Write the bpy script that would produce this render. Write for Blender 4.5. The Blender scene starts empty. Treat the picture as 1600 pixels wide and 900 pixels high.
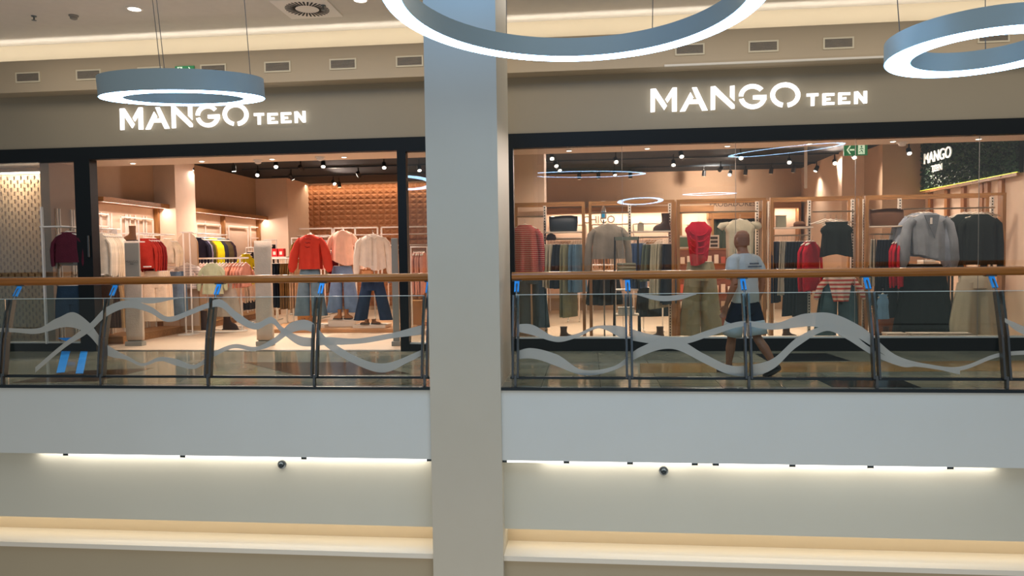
import bpy, math, random
from mathutils import Vector, Matrix
rnd = random.Random(7)
S = bpy.context.scene
COL = S.collection
R = math.radians
# ---------------------------------------------------------------- camera
EYE = Vector((0, 0, 1.32)); FPX = 1155.0
YAW, PITCH, ROLL = R(-6.008), R(-2.408), R(-.791)
_F = Vector((math.sin(YAW)*math.cos(PITCH), math.cos(YAW)*math.cos(PITCH), math.sin(PITCH)))
_r = Vector((math.cos(YAW), -math.sin(YAW), 0)); _u = _r.cross(_F)
_R = math.cos(ROLL)*_r + math.sin(ROLL)*_u
_U = -math.sin(ROLL)*_r + math.cos(ROLL)*_u
cd = bpy.data.cameras.new('camera'); cam = bpy.data.objects.new('camera', cd); COL.objects.link(cam)
cd.sensor_width = 36; cd.lens = FPX/1600*36; cd.clip_start = .05; cd.clip_end = 200
cam.matrix_world = Matrix(((_R.x, _U.x, -_F.x, EYE.x), (_R.y, _U.y, -_F.y, EYE.y), (_R.z, _U.z, -_F.z, EYE.z), (0, 0, 0, 1)))
S.camera = cam
vs = S.view_settings
S.display_settings.display_device = 'sRGB'
vs.view_transform = 'Standard'; vs.look = 'None'; vs.gamma = 1; vs.exposure = 0; vs.use_curve_mapping = False
# ---------------------------------------------------------------- world: the daylit atrium behind the viewer
w = bpy.data.worlds.new('world'); S.world = w; w.use_nodes = True
bg = w.node_tree.nodes['Background']; bg.inputs[0].default_value = (.92, .96, 1.0, 1); bg.inputs[1].default_value = .22
def area(name, loc, rot, sx, sy, watts, col, spread=180):
    l = bpy.data.lights.new(name, 'AREA'); l.shape = 'RECTANGLE'; l.size = sx; l.size_y = sy
    l.energy = watts; l.color = col; l.spread = R(spread)
    o = bpy.data.objects.new(name, l); COL.objects.link(o); o.location = loc; o.rotation_euler = rot
    return o
def spot(name, loc, target, watts, col, cone=110, blend=.8, rad=.05):
    l = bpy.data.lights.new(name, 'SPOT'); l.energy = watts; l.color = col; l.spot_size = R(cone); l.spot_blend = blend
    l.shadow_soft_size = rad
    o = bpy.data.objects.new(name, l); COL.objects.link(o); o.location = loc
    o.rotation_euler = (Vector(target)-Vector(loc)).to_track_quat('-Z', 'Y').to_euler()
    return o
YR = 7.40        # plane of the slab edge and railing
YF = 10.27       # plane of the shop front
ZC = 3.30        # shop ceiling
WARM = (1, .80, .62); SHOP = (1, .79, .68)
area('skylight', (0.5, 1.5, 8.0), (R(25), 0, 0), 10, 4, 150, (.80, .90, 1.0))
area('lower_fill_light', (0, 1.0, -5.0), (R(118), 0, 0), 16, 3, 300, (1, .93, .83))  # added light below the view; brightens fascia and lower column, fading upwards
area('sky_blue', (-1.2, 5.9, 5.2), (R(62), 0, R(0)), 1.4, .8, 46, (.06, .40, 1.0))
area('cove_light', (1.0, YF-.02, 4.20), (R(180), 0, 0), 22, .06, 11, (1, .92, .80))
area('ceiling_cove_light', (1.0, YF-.12, 4.44), (R(180-60), 0, 0), 22, .05, 30, (1, .95, .87))
area('fascia_strip_light_left', (-3.9, YR+.09, -.76), (0, 0, 0), 4.4, .05, 8, (1, .93, .86))
area('fascia_strip_light_right', (1.7, YR+.09, -.76), (0, 0, 0), 4.4, .05, 8, (1, .93, .86))
area('ledge_cove_light', (0.6, YR+.30, -1.50), (0, 0, 0), 16, .05, 22, (1, .88, .70))
area('walkway_ceiling_light', (0, 8.9, 4.35), (0, 0, 0), 16, .8, 120, (1, .90, .78))
# ---------------------------------------------------------------- projection helpers (pixel of the 1600x900 photo -> world point)
def ray(px, py): return _F + _R*((px-800)/FPX) + _U*((450-py)/FPX)
def at(px, py, Y):
    d = ray(px, py); return EYE + d*((Y-EYE.y)/d.y)
def atz(px, py, z):
    d = ray(px, py); return EYE + d*((z-EYE.z)/d.z)
def atx(px, py, X):
    d = ray(px, py); return EYE + d*((X-EYE.x)/d.x)
# ---------------------------------------------------------------- materials
def lin(c):
    c = c/255
    return c/12.92 if c <= .04045 else ((c+.055)/1.055)**2.4
def rgb(h):
    if isinstance(h, str): h = tuple(int(h[i:i+2], 16) for i in (0, 2, 4))
    return (lin(h[0]), lin(h[1]), lin(h[2]), 1)
_M = {}
def mat(name, col, rough=.6, metal=0, emit=None, es=0, noise=0, nscale=8, bump=0, bscale=60, coat=0, spec=.5):
    if name in _M: return _M[name]
    m = bpy.data.materials.new(name); m.use_nodes = True; nt = m.node_tree; b = nt.nodes['Principled BSDF']
    c = rgb(col); b.inputs['Base Color'].default_value = c; b.inputs['Roughness'].default_value = rough
    b.inputs['Metallic'].default_value = metal; b.inputs['Specular IOR Level'].default_value = spec
    b.inputs['Coat Weight'].default_value = coat
    if emit: b.inputs['Emission Color'].default_value = rgb(emit); b.inputs['Emission Strength'].default_value = es
    tc = nt.nodes.new('ShaderNodeTexCoord')
    if noise:
        n = nt.nodes.new('ShaderNodeTexNoise'); n.inputs['Scale'].default_value = nscale; n.inputs['Detail'].default_value = 4
        nt.links.new(tc.outputs['Object'], n.inputs['Vector'])
        r = nt.nodes.new('ShaderNodeMapRange'); r.inputs[1].default_value = .3; r.inputs[2].default_value = .7
        r.inputs[3].default_value = 1-noise; r.inputs[4].default_value = 1+noise
        nt.links.new(n.outputs[0], r.inputs[0])
        v = nt.nodes.new('ShaderNodeVectorMath'); v.operation = 'SCALE'; v.inputs[0].default_value = c[:3]
        nt.links.new(r.outputs[0], v.inputs['Scale']); nt.links.new(v.outputs[0], b.inputs['Base Color'])
    if bump:
        n = nt.nodes.new('ShaderNodeTexNoise'); n.inputs['Scale'].default_value = bscale
        nt.links.new(tc.outputs['Object'], n.inputs['Vector'])
        bp = nt.nodes.new('ShaderNodeBump'); bp.inputs['Strength'].default_value = bump; bp.inputs['Distance'].default_value = .01
        nt.links.new(n.outputs[0], bp.inputs['Height']); nt.links.new(bp.outputs[0], b.inputs['Normal'])
    _M[name] = m; return m
def glassmat(name, tint, ior=1.5, boost=1.0):
    m = bpy.data.materials.new(name); m.use_nodes = True; nt = m.node_tree; nt.nodes.clear()
    o = nt.nodes.new('ShaderNodeOutputMaterial'); mx = nt.nodes.new('ShaderNodeMixShader')
    t = nt.nodes.new('ShaderNodeBsdfTransparent'); t.inputs[0].default_value = rgb(tint)
    g = nt.nodes.new('ShaderNodeBsdfGlossy'); g.inputs['Roughness'].default_value = 0.0
    f = nt.nodes.new('ShaderNodeFresnel'); f.inputs[0].default_value = ior
    mu = nt.nodes.new('ShaderNodeMath'); mu.operation = 'MULTIPLY'; mu.inputs[1].default_value = boost; mu.use_clamp = True
    nt.links.new(f.outputs[0], mu.inputs[0]); nt.links.new(mu.outputs[0], mx.inputs[0])
    nt.links.new(t.outputs[0], mx.inputs[1]); nt.links.new(g.outputs[0], mx.inputs[2]); nt.links.new(mx.outputs[0], o.inputs[0])
    _M[name] = m; return m
def wood(name, c1, c2, rough=.4, axis='X', scale=3):
    m = mat(name, c1, rough); nt = m.node_tree; b = nt.nodes['Principled BSDF']
    tc = nt.nodes.new('ShaderNodeTexCoord'); mp = nt.nodes.new('ShaderNodeMapping')
    s = {'X': (.6, 12, 12), 'Z': (12, 12, .6)}[axis]; mp.inputs['Scale'].default_value = s
    n = nt.nodes.new('ShaderNodeTexNoise'); n.inputs['Scale'].default_value = scale; n.inputs['Detail'].default_value = 6
    cr = nt.nodes.new('ShaderNodeValToRGB'); cr.color_ramp.elements[0].color = rgb(c1); cr.color_ramp.elements[1].color = rgb(c2)
    cr.color_ramp.elements[0].position = .35; cr.color_ramp.elements[1].position = .65
    nt.links.new(tc.outputs['Object'], mp.inputs[0]); nt.links.new(mp.outputs[0], n.inputs['Vector'])
    nt.links.new(n.outputs[0], cr.inputs[0]); nt.links.new(cr.outputs[0], b.inputs['Base Color']); return m
def banded(name, ca, cb, period, duty, axis=2, rough=.85, cc=None):
    """stripes (or slots) repeating along an object axis"""
    m = mat(name, ca, rough); nt = m.node_tree; b = nt.nodes['Principled BSDF']
    tc = nt.nodes.new('ShaderNodeTexCoord'); sp = nt.nodes.new('ShaderNodeSeparateXYZ'); nt.links.new(tc.outputs['Object'], sp.inputs[0])
    a = nt.nodes.new('ShaderNodeMath'); a.operation = 'MULTIPLY'; a.inputs[1].default_value = 1/period; nt.links.new(sp.outputs[axis], a.inputs[0])
    f = nt.nodes.new('ShaderNodeMath'); f.operation = 'FRACT'; nt.links.new(a.outputs[0], f.inputs[0])
    g = nt.nodes.new('ShaderNodeMath'); g.operation = 'GREATER_THAN'; g.inputs[1].default_value = duty; nt.links.new(f.outputs[0], g.inputs[0])
    mx = nt.nodes.new('ShaderNodeMix'); mx.data_type = 'RGBA'; mx.inputs[6].default_value = rgb(ca); mx.inputs[7].default_value = rgb(cb)
    nt.links.new(g.outputs[0], mx.inputs[0]); nt.links.new(mx.outputs[2], b.inputs['Base Color']); return m
def fab(h, k=.10):
    return mat('fabric_'+h, h, .9, noise=k, nscale=9, bump=.35, bscale=45, spec=.2)
PLASTER = mat('cream_plaster', 'c9bda6', .75, noise=.02, nscale=.8)
FRIEZE = mat('facade_paint', '9c917c', .7, noise=.03, nscale=.7)
CEIL = mat('ceiling_paint', 'd8d0c4', .85, noise=.02)
VENTW = mat('bulkhead_paint', 'b8a78d', .75, noise=.02, nscale=.7)
FASCIA = mat('fascia_paint', 'cdcfc8', .55, noise=.015, nscale=1.2)
LOWER = mat('recess_paint', 'c6c3b2', .6, noise=.015, nscale=1.1)
COLM = mat('column_paint', 'bdb5a2', .55, noise=.02, nscale=1.5)
BLACKM = mat('black_aluminium', '0c1418', .45, spec=.3)
STEEL = mat('brushed_steel', '6d7376', .32, 1.0)
DSTEEL = mat('dark_steel', '353d41', .35, .8)
RAILW = wood('handrail_wood', '985a1e', 'b06c2a', .3)
OAK = wood('oak', '8f6234', 'a87845', .5, 'Z')
OAKX = wood('oak_horizontal', '8f6234', 'a87845', .5, 'X')
RAILGLASS = glassmat('railing_glass', 'f1f6f3', 1.35, .9)
SHOPGLASS = glassmat('shop_glass', 'f2f4f2', 1.48, 2.0)
FROST = mat('frosted_vinyl', 'b3b1a6', .7); FROST.node_tree.nodes['Principled BSDF'].inputs['Alpha'].default_value = .72
BLUE = mat('blue_protective_film', '22a6ff', .5, emit=None)
WHITEM = mat('white_powder_coat', 'efe6dc', .45)
SHOPWALL = mat('shop_wall_paint', 'bba085', .85, noise=.02)
SHOPPALE = mat('shop_pale_panel', 'e6cdb4', .8, noise=.02)
SHOPFLOOR = mat('shop_floor_tile', 'd9bda4', .45, noise=.03, nscale=1.2)
SHOPCEIL = mat('black_ceiling_paint', '17232b', .8)
LEDW = mat('lamp_diffuser', 'ffffff', .5, emit='a8d4ff', es=13)
LETTER = mat('sign_diffuser', 'ffffff', .5, emit='ffffff', es=1.35)
LENS = mat('spot_lens', 'ffffff', .5, emit='fff4e4', es=6)
STRIP = mat('led_strip', 'ffffff', .5, emit='fff8ee', es=2.2)
RINGM = mat('ring_aluminium', '9fb2b8', .45, .3)
# ---------------------------------------------------------------- mesh building
class MB:
    def __init__(s): s.v = []; s.f = []; s.mi = []
    def add(s, vs, fs, mi=0):
        n = len(s.v); s.v += [Vector(q) for q in vs]; s.f += [tuple(i+n for i in q) for q in fs]; s.mi += [mi]*len(fs); return s
    def box(s, x0, x1, y0, y1, z0, z1, mi=0, rot=None, about=None):
        vs = [Vector((x, y, z)) for x in (x0, x1) for y in (y0, y1) for z in (z0, z1)]
        if rot is not None:
            c = Vector(about) if about is not None else Vector(((x0+x1)/2, (y0+y1)/2, (z0+z1)/2))
            vs = [c + rot @ (q-c) for q in vs]
        return s.add(vs, [(0, 1, 3, 2), (4, 6, 7, 5), (0, 4, 5, 1), (2, 3, 7, 6), (0, 2, 6, 4), (1, 5, 7, 3)], mi)
    def bar(s, a, b, wx, wy, mi=0):
        """box-section bar from a to b"""
        a = Vector(a); b = Vector(b); d = (b-a).normalized()
        h = Vector((0, 0, 1)) if abs(d.z) < .8 else Vector((0, 1, 0))
        x = d.cross(h).normalized(); y = x.cross(d).normalized()
        vs = [p + x*(wx/2*i) + y*(wy/2*j) for p in (a, b) for i, j in ((-1, -1), (1, -1), (1, 1), (-1, 1))]
        return s.add(vs, [(0, 3, 2, 1), (4, 5, 6, 7), (0, 1, 5, 4), (1, 2, 6, 5), (2, 3, 7, 6), (3, 0, 4, 7)], mi)
    def loft(s, rings, cap=True, closed=True, mi=0):
        n = len(rings[0]); vs = [q for r in rings for q in r]; fs = []
        for i in range(len(rings)-1):
            for j in range(n if closed else n-1):
                k = (j+1) % n; fs.append((i*n+j, i*n+k, (i+1)*n+k, (i+1)*n+j))
        if cap and closed:
            fs.append(tuple(range(n-1, -1, -1))); fs.append(tuple((len(rings)-1)*n+j for j in range(n)))
        return s.add(vs, fs, mi)
    def tube(s, pts, r, n=10, cap=True, mi=0, flat=1.0):
        pts = [Vector(p) for p in pts]; rr = r if isinstance(r, (list, tuple)) else [r]*len(pts); rings = []
        up = None
        for i, p in enumerate(pts):
            d = (pts[min(i+1, len(pts)-1)]-pts[max(i-1, 0)]).normalized()
            if up is None: up = Vector((0, 1, 0)) if abs(d.y) < .9 else Vector((1, 0, 0))
            x = d.cross(up).normalized(); y = x.cross(d).normalized(); up = y
            rings.append([p + x*(math.cos(a)*rr[i]) + y*(math.sin(a)*rr[i]*flat) for a in (2*math.pi*j/n for j in range(n))])
        return s.loft(rings, cap, True, mi)
    def prism(s, poly, y0, y1, mi=0):
        """polygon in X,Z extruded along Y"""
        n = len(poly); vs = [(p[0], y0, p[1]) for p in poly]+[(p[0], y1, p[1]) for p in poly]
        fs = [tuple(range(n)), tuple(range(2*n-1, n-1, -1))]+[(i, i+n, (i+1) % n+n, (i+1) % n) for i in range(n)]
        return s.add(vs, fs, mi)
    def lathe(s, c, prof, n=24, mi=0, axis='Z'):
        c = Vector(c); rings = []
        for r, h in prof:
            ring = []
            for j in range(n):
                a = 2*math.pi*j/n; q = Vector((r*math.cos(a), r*math.sin(a), h))
                if axis == 'Y': q = Vector((q.x, q.z, -q.y))
                ring.append(c+q)
            rings.append(ring)
        return s.loft(rings, True, True, mi)
    def build(s, name, m, parent=None, smooth=False, bevel=0, origin=None, sharp=None):
        if parent is not None: o0 = wloc(parent)
        elif origin is not None: o0 = Vector(origin)
        else:
            xs = [q.x for q in s.v]; ys = [q.y for q in s.v]; zs = [q.z for q in s.v]
            o0 = Vector(((min(xs)+max(xs))/2, (min(ys)+max(ys))/2, min(zs)))
        me = bpy.data.meshes.new(name); me.from_pydata([tuple(q-o0) for q in s.v], [], s.f)
        ms = m if isinstance(m, (list, tuple)) else [m]
        for q in ms: me.materials.append(q)
        for i, p in enumerate(me.polygons):
            p.material_index = s.mi[i]; p.use_smooth = smooth
        me.validate(); me.update()
        o = bpy.data.objects.new(name, me); COL.objects.link(o)
        if parent is not None: o.parent = parent
        else: o.location = o0
        if bevel:
            b = o.modifiers.new('bevel', 'BEVEL'); b.width = bevel; b.segments = 2; b.limit_method = 'ANGLE'
        if smooth and sharp:
            try: me.set_sharp_from_angle(angle=R(sharp))
            except Exception: pass
        return o
def wloc(o):
    p = Vector(o.location)
    while o.parent is not None: o = o.parent; p = p+Vector(o.location)
    return p
_labels = set()
def tag(o, label, cat, group=None, kind=None):
    if label: o['label'] = label
    if cat: o['category'] = cat
    if group: o['group'] = group
    if kind: o['kind'] = kind
    if label and not group and label in _labels: print('DUPLABEL', label)
    _labels.add(label); return o
def thing(name, loc, label, cat, group=None):
    o = bpy.data.objects.new(name, None); o.empty_display_size = .1; COL.objects.link(o); o.location = loc
    return tag(o, label, cat, group)
def struct(o): o['kind'] = 'structure'; return o
def sbox(name, m, *a, **k): return struct(MB().box(*a).build(name, m, **k))
def dup(root, loc=None, rotz=None, label=None, group=None):
    r = root.copy(); COL.objects.link(r)
    if loc is not None: r.location = loc
    if rotz is not None: r.rotation_euler = (0, 0, rotz)
    if label: r['label'] = label; _labels.add(label)
    if group: r['group'] = group
    for ch in root.children:
        c = ch.copy(); COL.objects.link(c); c.parent = r
        for g in ch.children:
            d = g.copy(); COL.objects.link(d); d.parent = c
    return r
ORD = ['first', 'second', 'third', 'fourth', 'fifth', 'sixth', 'seventh', 'eighth', 'ninth', 'tenth', 'eleventh', 'twelfth', 'thirteenth', 'fourteenth', 'fifteenth', 'sixteenth', 'seventeenth', 'eighteenth', 'nineteenth', 'twentieth']
# ================================================================ LARGE STRUCTURE
XL, XR = -13.0, 12.0
# --- mall ceiling, coves, bulkheads
sbox('ceiling', CEIL, XL, XR, 7.9, YF+.6, 4.59, 4.69)
sbox('trim_1', mat('cove_paint', 'd6c7ac', .8), XL, XR, YF+.15, YF+.25, 3.85, 4.60)           # lit cove back
vb = MB().box(XL, XR, YF-.28, YF-.20, 3.79, 4.24).box(XL, XR, YF-.20, YF+.15, 3.79, 3.85)
struct(vb.build('trim_2', VENTW))
sbox('wall_front', FRIEZE, XL, XR, YF, YF+.15, 3.02, 3.80)
sbox('trim_3', mat('trim_white', 'ddd6c8', .5), 1.0, 3.9, YF-.315, YF-.281, 3.785, 3.81)
# --- column
ca, cb = at(668, 400, YR-.03), at(779.5, 400, YR-.03)
sbox('wall_column', COLM, ca.x, cb.x, YR-.03, YR+1.0, -4.5, 7.5)
COLX0, COLX1 = ca.x, cb.x
# --- walkway floor with marble bands
def marble():
    m = mat('marble_floor', '8d8a78', .09, spec=.6); nt = m.node_tree; b = nt.nodes['Principled BSDF']
    tc = nt.nodes.new('ShaderNodeTexCoord')
    n = nt.nodes.new('ShaderNodeTexNoise'); n.inputs['Scale'].default_value = 1.3; n.inputs['Detail'].default_value = 8
    nt.links.new(tc.outputs['Object'], n.inputs['Vector'])
    cr = nt.nodes.new('ShaderNodeValToRGB'); e = cr.color_ramp.elements
    e[0].position = .30; e[0].color = rgb('868779'); e[1].position = .75; e[1].color = rgb('bdb49c')
    nt.links.new(n.outputs[0], cr.inputs[0])
    br = nt.nodes.new('ShaderNodeTexBrick'); br.offset = 0; br.inputs['Scale'].default_value = 1
    br.inputs['Brick Width'].default_value = .6; br.inputs['Row Height'].default_value = .6; br.inputs['Mortar Size'].default_value = .004
    br.inputs['Color1'].default_value = (1, 1, 1, 1); br.inputs['Color2'].default_value = (.8, .82, .8, 1); br.inputs['Mortar'].default_value = (.4, .4, .4, 1)
    nt.links.new(tc.outputs['Object'], br.inputs['Vector'])
    mx = nt.nodes.new('ShaderNodeMix'); mx.data_type = 'RGBA'; mx.blend_type = 'MULTIPLY'; mx.inputs[0].default_value = 1
    nt.links.new(cr.outputs[0], mx.inputs[6]); nt.links.new(br.outputs[0], mx.inputs[7]); nt.links.new(mx.outputs[2], b.inputs['Base Color'])
    return m
sbox('floor', marble(), XL, XR, YR+.02, YF+.02, -.2, 0)
def inlay(pix, m, z=.002):
    p = [atz(x, y, 0) for x, y in pix]; n = len(p); b = MB()
    b.add([(q.x, q.y, .0005) for q in p]+[(q.x, q.y, z) for q in p], [tuple(range(n)), tuple(range(2*n-1, n-1, -1))]+[(i, i+n, (i+1) % n+n, (i+1) % n) for i in range(n)])
    return struct(b.build('floor_inlay', m))
DKM = mat('dark_marble', '2b2d2e', .1, noise=.2, nscale=3, spec=.6)
OCM = mat('ochre_marble', 'a8814a', .12, noise=.2, nscale=2, spec=.6)
inlay([(1270, 590), (1400, 590), (1440, 606), (1300, 605)], DKM)
inlay([(1180, 553), (1290, 552), (1330, 564), (1200, 565)], DKM)
inlay([(1000, 568), (1700, 563), (1700, 579), (1000, 583)], OCM)
inlay([(20, 598), (150, 596), (240, 575), (110, 580)], mat('brown_marble', '5f4a38', .12, noise=.2, nscale=2, spec=.6))
inlay([(380, 566), (560, 566), (640, 584), (470, 588)], mat('brown_marble', '5f4a38'))
# --- slab edge, fascia, recess, ledge and lower wall
sbox('trim_4', DSTEEL, XL, XR, YR-.02, YR+.02, -.03, 0.0)
sbox('trim_5', FASCIA, XL, XR, YR, YR+.06, -.75, -.03)
sbox('trim_6', LOWER, XL, XR, YR+.14, YR+.22, -1.51, -.20)
sbox('trim_7', LOWER, XL, XR, YR+.06, YR+.14, -.30, -.20)
sbox('trim_8', mat('cove_cream', 'd8c6a8', .7), XL, XR, YR+.44, YR+.5, -1.9, -1.1)
sbox('trim_9', mat('ledge_paint', 'dfd6c4', .55), XL, XR, YR+.02, YR+.44, -1.80, -1.75)
sbox('wall_lower', mat('lower_wall_paint', 'a99b80', .7, noise=.02, nscale=1), XL, XR, YR+.06, YR+.16, -5, -1.80)
for i, (a, b, c) in enumerate([(105, 672, 'left'), (788, 1085, 'middle'), (1118, 1483, 'right')]):
    pa, pb = at(a, 712+a*.012, YR+.04), at(b, 712+b*.012, YR+.04)
    t = thing('led_strip', ((pa.x+pb.x)/2, YR+.04, -.79), 'thin glowing white strip lamp under the %s stretch of the white fascia' % c, 'strip light', 'strip lamps under the fascia')
    MB().box(pa.x, pb.x, YR+.02, YR+.05, -.775, -.752).build('diffuser', STRIP, t)
    n = 3
    for k in range(n+1):
        x = pa.x + (pb.x-pa.x)*k/n
        MB().box(x-.03, x+.03, YR+.015, YR+.055, -.776, -.7505).build('end_cap', DSTEEL, t)
for (px, py, side) in ((440, 726, 'left'), (1037, 736, 'right')):
    p = at(px, py, YR+.12)
    t = thing('wall_camera', (p.x, YR+.14, p.z), 'small round metal dome fixture on the recessed wall, %s of the column' % side, 'security camera', 'dome fixtures under the fascia')
    MB().lathe((p.x, YR+.14, p.z), [(.045, 0), (.045, -.02), (.03, -.025)], 20, axis='Y').build('mount', STEEL, t, True, sharp=30)
    MB().lathe((p.x, YR+.12, p.z), [(.032, 0), (.03, -.02), (.018, -.033), (.004, -.037)], 20, axis='Y').build('dome', DSTEEL, t, True)
# --- air vents on the bulkhead
vent_px = [44, 141, 238, 336, 436, 539, 646, 760, 862, 965, 1078, 1192, 1310, 1428, 1554]
vents = None
for i in range(15):
    c = Vector((-8.02+.935*i, YF-.28, 4.0))
    lab = 'cream framed louvred air vent, %s from the left on the ceiling bulkhead' % ORD[i]
    if vents is None:
        t = thing('air_vent', (c.x, YF-.28, 4.0), lab, 'air vent', 'air vents along the bulkhead'); x, y, z = t.location
        w_, h_ = .19, .075
        MB().box(x-w_, x+w_, y-.012, y+.0, z-h_, z-h_+.02).box(x-w_, x+w_, y-.012, y, z+h_-.02, z+h_).box(x-w_, x-w_+.02, y-.012, y, z-h_+.02, z+h_-.02).box(x+w_-.02, x+w_, y-.012, y, z-h_+.02, z+h_-.02).build('frame', mat('vent_cream', 'd6cbb0', .5), t)
        MB().box(x-w_+.02, x+w_-.02, y-.003, y-.001, z-h_+.02, z+h_-.02).build('backing', mat('vent_dark', '2d2a28', .8), t)
        b = MB(); k = 7
        for q in range(k):
            zz = z-h_+.028+q*(2*h_-.05)/(k-1)
            b.box(x-w_+.02, x+w_-.02, y-.011, y-.004, zz-.004, zz+.004)
        b.build('louvres', mat('vent_slat', '9f9484', .5), t); vents = t
    else:
        dup(vents, (c.x, YF-.28, 4.0), None, lab)
# --- ceiling fittings
def ceil_pt(px, py): return atz(px, py, 4.59)
p = ceil_pt(480, 12)
t = thing('ceiling_diffuser', p, 'square white ceiling air diffuser with a ring of radial slots', 'air diffuser')
MB().box(p.x-.36, p.x+.36, p.y-.36, p.y+.36, p.z-.02, p.z).build('plate', WHITEM, t, bevel=.005)
b = MB()
for k in range(32):
    a = 2*math.pi*k/32; ca_, sa_ = math.cos(a), math.sin(a)
    b.bar((p.x+ca_*.15, p.y+sa_*.15, p.z-.022), (p.x+ca_*.28, p.y+sa_*.28, p.z-.022), .022, .004)
b.build('slots', mat('vent_dark', '2d2a28'), t)
for px, py, lab in ((210, 13, 'round recessed ceiling downlight left of the hanging ring cables'), (563, -1, 'round recessed ceiling downlight at the top edge, right of the square diffuser'), (707/3.81+380, -14, None)):
    if lab is None: continue
    p = ceil_pt(px, py)
    t = thing('downlight', p, lab, 'downlight')
    MB().lathe(p, [(.10, 0), (.10, -.012), (.08, -.014)], 28).build('rim', WHITEM, t, True, sharp=30)
    MB().lathe((p.x, p.y, p.z-.014), [(.078, 0), (.06, -.004)], 28).build('lens', LENS, t)
for px, py in ((53, 25),):
    p = ceil_pt(px, py)
    t = thing('sprinkler_head', p, 'small metal sprinkler head on the ceiling, far left', 'sprinkler')
    MB().lathe(p, [(.035, 0), (.03, -.012), (.01, -.015), (.01, -.05), (.03, -.055), (.03, -.06)], 16).build('nozzle', STEEL, t, True, sharp=30)
p = ceil_pt(115, 24)
t = thing('smoke_detector', p, 'round white smoke detector on the ceiling beside the sprinkler', 'smoke detector')
MB().lathe(p, [(.06, 0), (.06, -.015), (.045, -.02), (.045, -.045), (.03, -.055)], 20).build('housing', mat('detector_grey', '8d8880', .5), t, True, sharp=30)
p = ceil_pt(505, 6)
t = thing('sprinkler_head', p, 'small metal sprinkler head beside the square ceiling diffuser', 'sprinkler')
MB().lathe((p.x, p.y, p.z-.02), [(.035, 0), (.03, -.012), (.01, -.015), (.01, -.05), (.03, -.055), (.03, -.06)], 16).build('nozzle', STEEL, t, True, sharp=30)
# --- green exit sign on the bulkhead
GREEN = mat('exit_green', '0a7a44', .4, emit='0a7a44', es=.35)
PALE = mat('exit_pale', 'cfe8cf', .4, emit='e6ffe0', es=.6)
def exit_sign(t, x, y, z, w_, h_, arrow=1, m1=None, m2=None):
    MB().box(x-w_/2, x+w_/2, y, y+.02, z-h_/2, z+h_/2).build('sign_panel', m1 or GREEN, t)
    ax = x+arrow*w_*.22; q = MB(); s_ = arrow*h_*.33
    q.prism([(ax-s_, z-h_*.07), (ax+s_*.2, z-h_*.07), (ax+s_*.2, z+h_*.07), (ax-s_, z+h_*.07)], y-.004, y)
    q.prism([(ax-s_*.1, z+h_*.36), (ax+s_*.25, z+h_*.36), (ax+s_, z), (ax+s_*.6, z)], y-.004, y)
    q.prism([(ax-s_*.1, z-h_*.36), (ax+s_*.25, z-h_*.36), (ax+s_, z), (ax+s_*.6, z)], y-.004, y)
    q.build('arrow', m2 or PALE, t)
    dx = x-arrow*w_*.24
    MB().box(dx-h_*.28, dx+h_*.28, y-.003, y, z-h_*.4, z+h_*.4).build('doorway_symbol', m2 or PALE, t)
    q = MB(); g = h_
    q.lathe((dx, y-.003, z+g*.27), [(g*.07, 0), (g*.07, -.003)], 10, axis='Y')
    for a_, b_, r_ in (((0, .17), (-.02, -.05), .10), ((-.02, -.05), (.10, -.18), .07), ((.10, -.18), (.12, -.36), .06), ((-.02, -.05), (-.12, -.2), .07), ((-.12, -.2), (-.22, -.22), .06), ((0, .14), (.16, .04), .05), ((0, .14), (-.16, .02), .05)):
        q.bar((dx+a_[0]*g, y-.005, z+a_[1]*g), (dx+b_[0]*g, y-.005, z+b_[1]*g), .003, r_*g)
    q.build('running_figure', m1 or GREEN, t)
p = at(288.5, 110.5, YF-.30)
t = thing('exit_sign', p, 'green exit sign with running figure and arrow on the bulkhead', 'exit sign')
exit_sign(t, p.x, YF-.305, p.z, .28, .13)
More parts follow.
